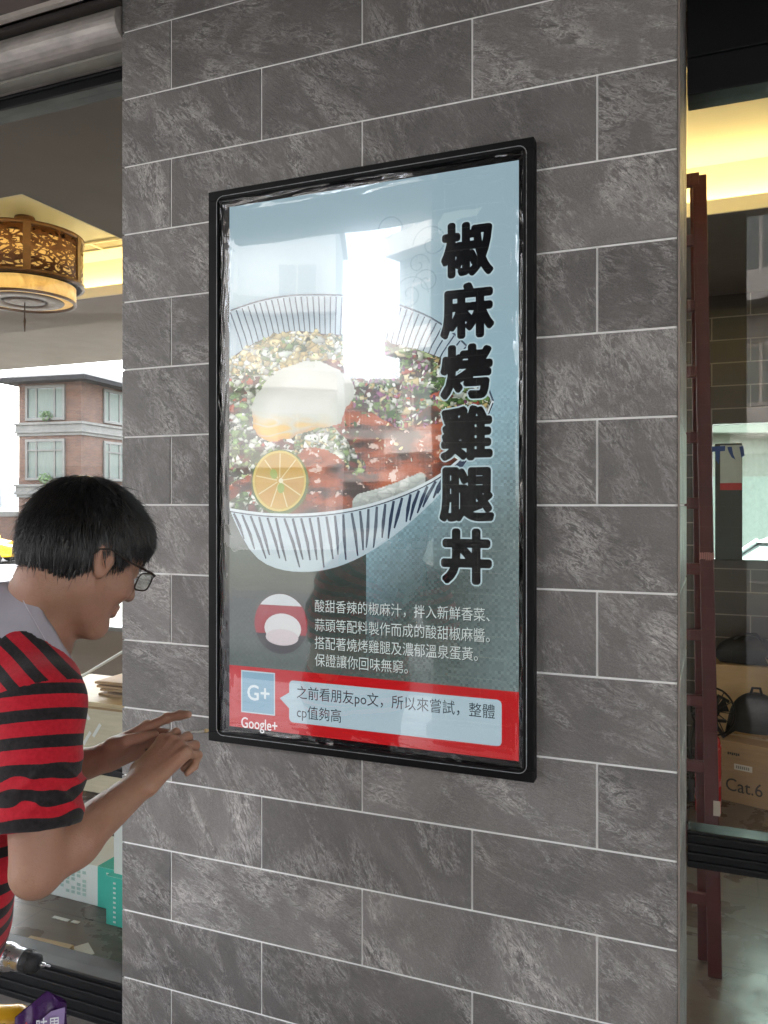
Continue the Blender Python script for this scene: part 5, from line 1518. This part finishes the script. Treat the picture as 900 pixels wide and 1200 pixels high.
# head
body.ell(hd(-.012, 0, .022), (.100, .077, .090), .03, HROT)
body.ell(hd(.030, 0, -.040), (.062, .060, .080), .03, HROT)
body.cap(hd(-.005, .052, -.060), hd(.062, .018, -.112), .020, .020, .025); body.cap(hd(-.005, -.052, -.060), hd(.062, -.018, -.112), .020, .020, .025)
body.cap(hd(.068, -.010, -.114), hd(.068, .010, -.114), .017, .017, .02)
for s_ in (-1, 1):
    body.ell(hd(.058, s_ * .043, -.040), (.026, .022, .024), .02, HROT)         # cheek
    body.cap(hd(.082, s_ * .012, .012), hd(.072, s_ * .045, .014), .011, .009, .015)   # brow
body.cap(hd(.088, 0, .000), hd(.108, 0, -.040), .009, .012, .012)
body.ell(hd(.098, .012, -.043), (.011, .009, .008), .006, HROT); body.ell(hd(.098, -.012, -.043), (.011, .009, .008), .006, HROT)
for s_ in (-1, 1):
    body.ell(hd(.093, s_ * .032, -.006), (.014, .016, .010), .008, HROT, 's')
    body.ell(hd(.078, s_ * .032, -.006), (.0125, .0125, .0125), .003, HROT)
body.cap(hd(.088, -.016, -.070), hd(.095, 0, -.068), .005, .0065, .006); body.cap(hd(.088, .016, -.070), hd(.095, 0, -.068), .005, .0065, .006)
body.cap(hd(.086, -.014, -.080), hd(.092, 0, -.081), .005, .0075, .006); body.cap(hd(.086, .014, -.080), hd(.092, 0, -.081), .005, .0075, .006)
# ears
for s_ in (-1, 1):
    er = Matrix.Rotation(.25, 3, 'Y'); ER_ = np.array(er) @ HROT
    body.ell(hd(-.006, s_ * .079, -.012), (.019, .010, .031), .004, ER_)
    body.ell(hd(-.004, s_ * .089, -.008), (.0115, .0085, .020), .004, ER_, 's')
    body.ell(hd(.000, s_ * .080, -.038), (.009, .007, .010), .006, HROT)
    body.ell(hd(.008, s_ * .080, -.014), (.006, .006, .008), .004, HROT)
# arms
body.cap(SR, ER, .049, .036, .02); body.cap(ER, ER + (WR - ER) * .32, .035, .0385, .010); body.cap(ER + (WR - ER) * .32, WR, .0385, .0255, .02)
body.cap(SL, EL, .050, .040, .02); body.cap(EL, EL + (WL_ - EL) * .35, .040, .041, .025); body.cap(EL + (WL_ - EL) * .35, WL_, .041, .0265, .02)
def hand(Wp, K, n0, right, curls, spread, thumb, tcurl, pull=0.0):
    d = nrm(K - Wp); n = nrm(n0 - d * (n0 @ d)); s_ = np.cross(n, d) if right else np.cross(d, n)     # s_: towards the thumb
    ln = .092
    base = Wp + d * .004
    mc = [base + d * ln * q + s_ * o + n * (-.002 * abs(i - 1)) for i, (q, o) in enumerate(((1.0, .030), (1.04, .0105), (1.0, -.0095), (.93, -.0285)))]
    for i, m_ in enumerate(mc):
        body.cap(base + s_ * (.014, .006, -.004, -.013)[i], m_, .0165, (.0125, .012, .0115, .0105)[i], .014)
    for i, m_ in enumerate(mc):
        body.ell(m_ + n * .0045, (.0108,) * 3, .006)
        body.cap(base + d * .028 + s_ * (.009, .003, -.003, -.009)[i] + n * .0105, m_ + n * .0085, .0036, .0040, .007)
    body.ell(base + d * .035 + s_ * .022 - n * .012, (.026, .018, .018), .015, np.stack([nrm(d + s_ * .4), nrm(np.cross(n, d + s_ * .4)), n]))
    LENS = ((.044, .026, .021), (.048, .030, .022), (.045, .028, .021), (.035, .021, .019)); RAD = (.0100, .0102, .0096, .0084)
    tips = []
    for i in range(4):
        a = 0; p = mc[i]; sd = nrm(d + s_ * spread * (1.5 - i) * .12)
        for j in range(3):
            a += math.radians(curls[i][j]); dir_ = nrm(sd * math.cos(a) - n * math.sin(a)); q = p + dir_ * LENS[i][j]
            r0 = RAD[i] * (1.0, .93, .86)[j]; body.cap(p, q, r0, RAD[i] * (.93, .86, .74)[j], .0026)
            body.ell(p, (r0 * 1.15,) * 3, .003) if j else None
            p = q
        tips.append(p)
    t0 = base + d * .022 + s_ * .030 - n * .008; td = nrm(d * thumb[0] + s_ * thumb[1] - n * thumb[2]); t1 = t0 + td * .040
    td2 = nrm(d * tcurl[0] + s_ * tcurl[1] - n * tcurl[2]); t2 = t1 + td2 * .031; td3 = nrm(td2 + np.array(tcurl[0] * d) * .3 - n * .1); t3 = t2 + td3 * .023
    body.cap(base + d * .012 + s_ * .014 - n * .006, t0, .016, .014, .012); body.cap(t0, t1, .0140, .0115, .008); body.cap(t1, t2, .0112, .0102, .004); body.cap(t2, t3, .0102, .0080, .004)
    return d, n, s_, mc, tips, t3
HR = hand(WR, KR, v3(-.30, -.88, .36), True, [(26, 84, 52), (34, 86, 52), (40, 86, 52), (48, 82, 50)], .7, (.75, .25, .55), (.9, -.05, .45))
HL = hand(WL_, KL, v3(.05, .75, .62), False, [(8, 14, 10), (40, 60, 35), (52, 70, 40), (58, 72, 40)], .8, (.80, .35, .42), (.96, -.1, .2))
# legs and feet
HPR, HPL = PV - BL * .09 - v3(0, 0, .05), PV + BL * .09 - v3(0, 0, .05)
FR, FL_ = v3(-.86, 1.24, .07), v3(-.84, 1.60, .07)
KNR, KNL = (HPR + FR) / 2 + BF * .03, (HPL + FL_) / 2 + BF * .03
for hp, kn, ft_ in ((HPR, KNR, FR), (HPL, KNL, FL_)):
    body.cap(hp, kn, .085, .056, .03); body.cap(kn, kn + (ft_ - kn) * .35, .055, .056, .03); body.cap(kn + (ft_ - kn) * .35, ft_, .056, .036, .03)
    body.cap(ft_ - BF * .05 - v3(0, 0, .03), ft_ + BF * .15 - v3(0, 0, .042), .036, .026, .03)
lo = v3(-1.06, 1.08, -.01); hi = v3(-.30, 1.84, 1.72)
BV, BFc = polygonise(body, lo, hi, .0036, body)
BV = relax(BV, BFc, 1, .35)
lip = np.zeros(len(BV))
for c_, r_ in ((hd(.093, 0, -.069), (.012, .021, .007)), (hd(.090, 0, -.081), (.012, .019, .007))):
    L_ = (BV - c_) @ HROT.T; lip = np.maximum(lip, np.clip(1.3 - np.linalg.norm(L_ / np.array(r_), axis=1), 0, .8))
mole_p = np.array(ray_d(171, 880, 1.55))
md_ = np.linalg.norm((BV - mole_p) * v3(1, .12, 1), axis=1); mole = np.clip(1.6 - md_ / .0030, 0, 1) * (BV[:, 0] > -.52)
man = thing('person', 'man with black hair and glasses in a red and black striped sweater', 'person', (-.84, 1.40, 0), 0)
def child(name, V, F, mat, attrs=None, smooth=True, parent=None):
    o = mesh_np(name, V - np.array(man.location) if parent is None else V, F, mat, parent or man, smooth, attrs); return o
bo = child('body', BV, BFc, SKIN, {'lip': lip, 'mole': mole})

# --- sweater
sw = SDF()
g = .013
sw.cap(PV - BL * .07 + v3(0, 0, .02), PV + BL * .07 + v3(0, 0, .02), .130 + g, .130 + g, .03)
sw.cap(WA - BL * .055, WA + BL * .055, .116 + g, .116 + g, .06)
sw.cap(CH - BL * .075, CH + BL * .075, .120 + g, .120 + g, .08)
sw.cap(UB - BL * .09, UB + BL * .09, .083 + g, .083 + g, .07)
sw.cap(NB - BF * .01, SR, .058 + g, .053 + g, .05); sw.cap(NB - BF * .01, SL, .058 + g, .053 + g, .05)
aR, aL = nrm(ER - SR), nrm(EL - SL); lR = np.linalg.norm(ER - SR); lL = np.linalg.norm(EL - SL)
sw.cap(SR, SR + aR * lR * .88, .054 + g, .053 + g * .9, .02); sw.cap(SL, SL + aL * lL * .88, .054 + g, .053 + g * .9, .02)
CUT = .75
cax = nrm(BF * .86 + UP * .50); CC = np.array(ray_d(60, 738, 1.395))
spine = np.array([PV - v3(0, 0, .2), PV, WA, CH, NB, NB + nrm(NB - CH + v3(.03, 0, -.02)) * .4])
NECKC = hd(-.030, 0, -.085); nax = nrm(NECKC - NB)
def sweater(P):
    d = sw(P)
    tR = (P - SR) @ aR; tL = (P - SL) @ aL
    inR = np.linalg.norm(P - SR - np.clip(tR, 0, lR)[:, None] * aR, axis=1) < .085
    # gathers above the cuff and soft folds
    ang_ = (P - SR) @ v3(.8, -.6, 0)
    wv = tR * 150 + ang_ * 30 + 2.4 * np.sin(P[:, 1] * 38 + P[:, 0] * 50)
    f = (np.abs(np.sin(wv * .5)) - .5) * .0105 * np.exp(-((tR - lR * .53) / (lR * .16)) ** 2)
    fold = np.array([mnoise.noise(Vector(q) * 11) for q in P]) * .006 + np.array([mnoise.noise(Vector((q[0] * 16, q[1] * 16, q[2] * 26))) for q in P]) * .003
    d = d + f + fold
    dl = np.where((inR) & (tR > lR * CUT - .03), tR - lR * CUT, -1)
    inL = np.linalg.norm(P - SL - np.clip(tL, 0, lL)[:, None] * aL, axis=1) < .085
    dl = np.maximum(dl, np.where((inL) & (tL > lL * CUT - .03), tL - lL * CUT, -1))
    d = np.maximum(d, dl)
    d = np.maximum(d, (PV[2] - .13) - P[:, 2])                   # hem
    # neck opening: cone round the neck axis
    q = P - CC; h_ = q @ cax; r_ = np.linalg.norm(q - h_[:, None] * cax, axis=1)
    d = np.maximum(d, -(np.maximum(r_ - (.104 + .35 * np.clip(h_ + .042, 0, .1)), -(h_ + .042))))
    return d
def shell(P):
    d = sweater(P)
    tR = (P - SR) @ aR
    inner = d + .006
    cuff = np.linalg.norm(P - SR - tR[:, None] * aR, axis=1) - .049
    return np.where(tR > lR * CUT - .05, np.maximum(d, -cuff), d)
SV, SF_ = polygonise(shell, (-1.08, 1.06, .76), (-.40, 1.84, 1.55), .0045)
SV = relax(SV, SF_, 1, .4)
# stripe coordinates
def spine_s(P):
    best = np.full(len(P), 1e9); out = np.zeros(len(P)); acc = 0
    for a, b in zip(spine, spine[1:]):
        ba = b - a; L_ = np.linalg.norm(ba); t = np.clip(((P - a) @ ba) / (L_ * L_), 0, 1)
        dd = np.linalg.norm(P - a - t[:, None] * ba, axis=1); k = dd < best
        out[k] = acc + t[k] * L_; best[k] = dd[k]; acc += L_
    return out
tdir = nrm(v3(.66, .36, .70)) * 1.15
sN = spine_s(SV)
# above the chest the knit runs round the bent shoulders
lin = (SV - CH) @ tdir
sCH = spine_s(CH[None, :])[0]
wgt = np.clip((SV[:, 2] - 1.17) / .12, 0, 1); wgt = wgt * wgt * (3 - 2 * wgt); wgt = wgt * np.clip(((SV - NB) @ (-BL) - .0) / .06, 0, 1) * np.clip(((SV - CH) @ BF + .10) / .06, 0, 1)
torso_s = sN * (1 - wgt) + (sCH + lin) * wgt
tR = (SV - SR) @ aR; tL = (SV - SL) @ aL
dR = np.linalg.norm(SV - SR - np.clip(tR, -.05, lR)[:, None] * aR, axis=1); dL = np.linalg.norm(SV - SL - np.clip(tL, -.05, lL)[:, None] * aL, axis=1)
seam = (SV - SR) @ nrm(aR * .86 + v3(.16, -.05, 0) )
sleeve = np.clip(.5 + np.where(dR < .092, seam + .016, -1) / .003, 0, 1)
sleeve = np.maximum(sleeve, np.clip(.5 + np.where(dL < .085, tL + .016, -1) / .003, 0, 1))
wb = np.array([mnoise.noise(Vector((q[0] * 18, q[1] * 18, q[2] * 42))) for q in SV]) * .020 * np.exp(-((tR - lR * .56) / (lR * .15)) ** 2) + np.array([mnoise.noise(Vector(q) * 9) for q in SV]) * .004
st_s = np.where(dR < dL, tR, tL) + wb; torso_s = torso_s + np.array([mnoise.noise(Vector(q) * 8 + Vector((3, 0, 0))) for q in SV]) * .003
def knit_mat():
    mt, nt, p, out = nodes_of('striped_knit')
    A = lambda n_: [setattr(x, 'attribute_name', n_) or x for x in [nt.nodes.new('ShaderNodeAttribute')]][0].outputs['Fac']
    tor, sle, msk = A('torso_s'), A('sleeve_s'), A('sleeve')
    k = math_node(nt, 'GREATER_THAN', msk, .5)
    s_ = nt.nodes.new('ShaderNodeMix'); s_.data_type = 'FLOAT'; nt.links.new(k, s_.inputs[0]); nt.links.new(tor, s_.inputs[2]); nt.links.new(sle, s_.inputs[3])
    wob = math_node(nt, 'MULTIPLY', noise_tex(nt, objco(nt), 260, 2), .0012)
    ph = math_node(nt, 'FRACT', math_node(nt, 'ADD', math_node(nt, 'DIVIDE', math_node(nt, 'ADD', s_.outputs[0], wob), .0385), 100.15))
    blk = ramp(nt, ph, [(0, 0), (.53, 0), (.545, 1), (.985, 1), (1, 0)])
    n = noise_tex(nt, objco(nt), 140, 4, .6)
    red = ramp(nt, n, [(.3, (.43, .010, .022, 1)), (.7, (.56, .018, .035, 1))]); bk = ramp(nt, n, [(.3, (.012, .010, .011, 1)), (.7, (.028, .024, .026, 1))])
    nt.links.new(mixrgb(nt, blk, red, bk), p.inputs['Base Color']); p.inputs['Roughness'].default_value = .9; p.inputs['Specular IOR Level'].default_value = .2
    p.inputs['Sheen Weight'].default_value = .15; p.inputs['Sheen Roughness'].default_value = .5
    nt.links.new(bump(nt, noise_tex(nt, objco(nt), 700, 2, .6), .35, .0015), p.inputs['Normal'])
    return mt
child('sweater', SV, SF_, knit_mat(), {'torso_s': torso_s, 'sleeve_s': st_s, 'sleeve': sleeve})

# --- shirt collar standing out of the neckline: a folded band lofted round the neck
COL = plain('lavender_grey_cotton', (.40, .38, .43), .85, 0, .10, 10, .25, 130)
prof = []                                                  # (height along the collar axis, radius)
for h_, r_ in ((-.085, .098), (-.045, .094), (-.012, .090), (.006, .090), (.011, .094), (.006, .100), (-.018, .109), (-.040, .117), (-.060, .124), (-.065, .121), (-.048, .110)): prof.append((h_, r_))
fwd = nrm(BF - cax * (BF @ cax)); lat = np.cross(cax, fwd)
def collar_pt(h_, r_, a2):
    fr_ = (1 + math.cos(a2)) / 2                             # 1 at the throat, 0 at the nape
    rr_ = r_ * (1 + .04 * fr_) + .0022 * math.sin(a2 * 5 + h_ * 60)
    if h_ < -.03 and r_ > .09: rr_ += .004 * math.sin(a2 * 4 + 1)
    return CC + cax * (h_ - .012 * fr_) + fwd * math.cos(a2) * rr_ + lat * math.sin(a2) * rr_
nA = 84; CV = []
for i in range(nA + 1):
    a2 = .16 + (2 * math.pi - .32) * i / nA                  # a gap at the throat
    for h_, r_ in prof: CV.append(collar_pt(h_, r_, a2))
npf = len(prof); CF = np.array([(i * npf + j, i * npf + (j + 1) % npf, (i + 1) * npf + (j + 1) % npf, (i + 1) * npf + j) for i in range(nA) for j in range(npf)])
CV = np.array(CV); CV = CV + np.array([[mnoise.noise(Vector(q) * 22) * .0035, mnoise.noise(Vector(q) * 22 + Vector((5, 0, 0))) * .0035, mnoise.noise(Vector(q) * 30 + Vector((0, 5, 0))) * .003] for q in CV])
child('shirt_collar', CV, CF, COL)
m = MB()
off = np.array(man.location)
for h_, r_ in ((-.008, .1075),):
    m.tube([collar_pt(h_, r_, .25 + (2 * math.pi - .5) * i / 60) - off for i in range(61)], .0007, 5)
m.build('collar_stitching', plain('pale_thread', (.55, .53, .58), .8), man)

# --- trousers and shoes
tr_ = SDF()
tr_.cap(PV - BL * .065, PV + BL * .065, .132, .132, .03)
for hp, kn, ft_ in ((HPR, KNR, FR), (HPL, KNL, FL_)):
    tr_.cap(hp, kn, .097, .070, .04); tr_.cap(kn, ft_ + v3(0, 0, .03), .070, .058, .03)
def trouser(P): return np.maximum(np.maximum(tr_(P), .045 - P[:, 2]), P[:, 2] - (PV[2] + .08))
TV, TF = polygonise(trouser, (-1.06, 1.10, 0), (-.60, 1.76, 1.08), .010)
child('trousers', TV, TF, plain('dark_trousers', (.025, .027, .035), .85, 0, .15, 30, .3, 200))
for ft_ in (FR, FL_):
    s = SDF(); s.cap(ft_ - BF * .055 + v3(0, 0, -.02), ft_ + BF * .16 - v3(0, 0, .035), .046, .038, .02).cap(ft_ + v3(0, 0, .01), ft_ - v3(0, 0, .03), .045, .047, .03)
    V, F = polygonise(lambda P, s=s: np.maximum(s(P), .002 - P[:, 2]), ft_ - .3, ft_ + .3, .008); child('shoe', V, F, plain('black_shoe', (.02, .02, .022), .45))

# --- hair: a cap that follows the skull plus combed strands
def in_hair(x, y, z):
    """head coordinates -> True where hair grows"""
    front = z > .030 + .018 * (1 - min(1, abs(y) / .06)) if x > .045 else True
    side = z > (-.012 + max(0, (x + .005)) * .55 if x > -.028 else -.072 - (x + .028) * .12)
    return front and side
hs_ = SDF(); hs_.ell(hd(-.014, 0, .026), (.105, .083, .097), .02, HROT); hs_.ell(hd(-.045, 0, -.018), (.061, .068, .064), .03, HROT); hs_.ell(hd(.052, 0, .050), (.048, .056, .040), .03, HROT)
def hair_cut(P):
    L_ = (P - Hc) @ HROT.T; x, y, z = L_.T
    d = hs_(P)
    nz_ = np.array([mnoise.noise(Vector((q[0] * 30, q[1] * 30, q[2] * 30))) for q in L_])
    lim = np.where(x > .045, .026 + .012 * (1 - np.minimum(1, np.abs(y) / .06)), np.where(x > -.028, -.010 + np.maximum(0, x + .005) * .72, -.078 - (x + .028) * .12))
    d = d + nz_ * .004
    return np.maximum(d, (lim + nz_ * .006) - z)
HV, HFc = polygonise(hair_cut, Hc - .16, Hc + .17, .0042)
HV = relax(HV, HFc, 2, .4)
def hair_mat():
    mt, nt, p, out = nodes_of('black_hair')
    n = noise_tex(nt, objco(nt), 60, 4, .6)
    nt.links.new(ramp(nt, n, [(.3, (.0055, .005, .005, 1)), (.7, (.016, .0145, .014, 1))]), p.inputs['Base Color'])
    p.inputs['Roughness'].default_value = .30; p.inputs['Specular IOR Level'].default_value = .8
    return mt
HAIR = hair_mat()
ho = child('hair', HV, HFc, HAIR)
rh = np.random.RandomState(17)
def hgrad(P, e=.0015):
    g_ = np.stack([hs_(P + v3(e, 0, 0)) - hs_(P - v3(e, 0, 0)), hs_(P + v3(0, e, 0)) - hs_(P - v3(0, e, 0)), hs_(P + v3(0, 0, e)) - hs_(P - v3(0, 0, e))], 1)
    return g_ / np.maximum(np.linalg.norm(g_, axis=1), 1e-9)[:, None]
def unit(A): return A / np.maximum(np.linalg.norm(A, axis=1), 1e-9)[:, None]
crown = hd(-.062, -.006, .112)
face_n = hs_(HV); outer = np.where(np.abs(face_n) < .007)[0]
NS = 15000
pk = HV[rh.choice(outer, NS)] + rh.normal(0, .0015, (NS, 3))
clump = np.array([mnoise.noise(Vector(q * 55)) for q in pk]); clump2 = np.array([mnoise.noise(Vector(q * 55 + 9)) for q in pk])
N0 = hgrad(pk); D0 = pk - crown; D0 = unit(D0 - N0 * (D0 * N0).sum(1)[:, None])
S0 = np.cross(D0, N0)
D0 = unit(D0 + S0 * (rh.normal(0, .16, NS) + clump * .55)[:, None] + np.array([0, 0, -.35])[None, :] * .6)
D0 = unit(D0 - N0 * (D0 * N0).sum(1)[:, None])
ln = rh.uniform(.016, .050, NS) * (1 + .4 * clump2); wd = rh.uniform(.0004, .0013, NS)
l0 = rh.uniform(-.004, .001, NS); l1 = rh.uniform(.0005, .0085, NS) + np.where(rh.rand(NS) < .05, .010, 0) + np.maximum(0, clump) * .004
sgm = 5; pts = []; p = pk.copy(); Dv = D0.copy()
for q in range(sgm + 1):
    t = q / sgm
    N_ = hgrad(p); p = p - N_ * (hs_(p) - (l0 + (l1 - l0) * t))[:, None]
    pts.append((p.copy(), N_, np.cross(Dv, N_)))
    Dv = Dv + np.array([0, 0, -.16]); Dv = unit(Dv - N_ * (Dv * N_).sum(1)[:, None])
    p = p + Dv * (ln / sgm)[:, None]
SVt, SFt = [], []
per = (sgm + 1) * 3
arr = np.zeros((NS, per, 3))
for q, (pp_, N_, S_) in enumerate(pts):
    ww = (wd * (1 - .85 * (q / sgm) ** 2))[:, None]
    arr[:, q * 3 + 0] = pp_ + S_ * ww; arr[:, q * 3 + 1] = pp_ + N_ * ww * .7; arr[:, q * 3 + 2] = pp_ - S_ * ww
tmpl = []
for q in range(sgm):
    a = q * 3; tmpl += [(a, a + 1, a + 4, a + 3), (a + 1, a + 2, a + 5, a + 4), (a + 2, a, a + 3, a + 5)]
tmpl = np.array(tmpl)
SFt = (tmpl[None] + (np.arange(NS) * per)[:, None, None]).reshape(-1, 4)
child('hair_strands', arr.reshape(-1, 3), SFt, HAIR)
# eyebrows
m = MB()
for s_ in (-1, 1):
    for q in range(40):
        t = rh.random(); y = s_ * (.012 + .036 * t); x = .0945 - .012 * t; z = .014 + .005 * math.sin(t * 3) + rh.uniform(-.0025, .0025)
        a = hd(x, y, z) - off; b = hd(x - .002, y + s_ * .008, z + .001) - off; m.tube([a, b], [.0007, .0003], 4)
m.build('eyebrows', HAIR, man)
EYEW = plain('eye_white', (.7, .68, .66), .15, 0, .03, 20); IRIS = plain('dark_iris', (.02, .012, .008), .1)
for s_ in (-1, 1):
    e_ = SDF(); e_.ell(hd(.0865, s_ * .032, -.006), (.0060, .0095, .0050), .002, HROT); V, F = polygonise(e_, hd(.086, s_ * .032, -.006) - .02, hd(.086, s_ * .032, -.006) + .02, .002); o_ = child('eye', V, F, EYEW)
    e_ = SDF(); e_.ell(hd(.0908, s_ * .031, -.0065), (.0026, .0045, .0045), .002, HROT); V, F = polygonise(e_, hd(.091, s_ * .032, -.006) - .012, hd(.091, s_ * .032, -.006) + .012, .0014)
    mesh_np('iris', V - off, F, IRIS, o_)
# glasses
GFR = plain('dark_brown_frame', (.022, .013, .010), .3, 0, .1, 30)
GLENS = glass_mat('lens_glass', (.90, .93, .91), 1.5, .0, 1.5)
gl = MB()
def rect_pts(s_):
    pts = []
    for k in range(25):
        t = 2 * math.pi * k / 24; c_, q_ = math.cos(t), math.sin(t)
        yy = .0255 * np.sign(c_) * abs(c_) ** .55; zz = .0165 * np.sign(q_) * abs(q_) ** .6
        y = s_ * (.0345 + .0 + yy); pts.append(hd(.1075 - .16 * abs(y) ** 1.0 * .35, y, -.012 + zz) - off)
    return pts
for s_ in (-1, 1):
    gl.tube(rect_pts(s_), .0016, 8)
    gl.tube([hd(.1035, s_ * .0605, -.002) - off, hd(.097, s_ * .074, -.001) - off, hd(.085, s_ * .0795, .000) - off, hd(.030, s_ * .0845, -.001) - off, hd(-.004, s_ * .0865, .004) - off, hd(-.022, s_ * .087, -.004) - off, hd(-.030, s_ * .0865, -.018) - off], [.0020, .0025, .0023, .0017, .0016, .0016, .0014], 8)
gl.tube([hd(.105, -.011, -.004) - off, hd(.1095, 0, -.001) - off, hd(.105, .011, -.004) - off], .002, 8)
go = gl.build('glasses', GFR, man)
for s_ in (-1, 1):
    mm = MB(); P = rect_pts(s_)[:-1]; c_ = sum((Vector(p) for p in P), Vector()) / len(P); tk = Vector(HF) * .0012
    front = [Vector(p) + tk for p in P]; back = [Vector(p) - tk for p in P]; n = len(P)
    mm.faces(front + back, [tuple(range(n)), tuple(range(2 * n - 1, n - 1, -1))] + [(i, i + n, (i + 1) % n + n, (i + 1) % n) for i in range(n)]); mm.build('lens', GLENS, go)
# little clear strip with a tan end pinched between the hands
hp_ = np.array(ray_d(213, 861, 1.56)); te = np.array(ray_d(244, 856, 1.60))
tp_ = thing('tape_strip', 'short clear strip with a tan end pinched between the man\'s fingers', 'tape strip', hp_, 0)
m = MB(); d_ = Vector(te - hp_)
for q in range(10):
    pass
m.tube([Vector((0, 0, 0)), d_ * .3 + Vector((0, 0, .003)), d_ * .62, d_ * .85], [.0022, .0026, .0022, .0024], 8); m.build('strip', plain('cloudy_plastic', (.50, .47, .44), .3), tp_)
m = MB(); m.tube([d_ * .84, d_ * .93, d_], [.0032, .0042, .0028], 8); m.build('tan_end', plain('tan_plastic', (.50, .36, .18), .5), tp_)
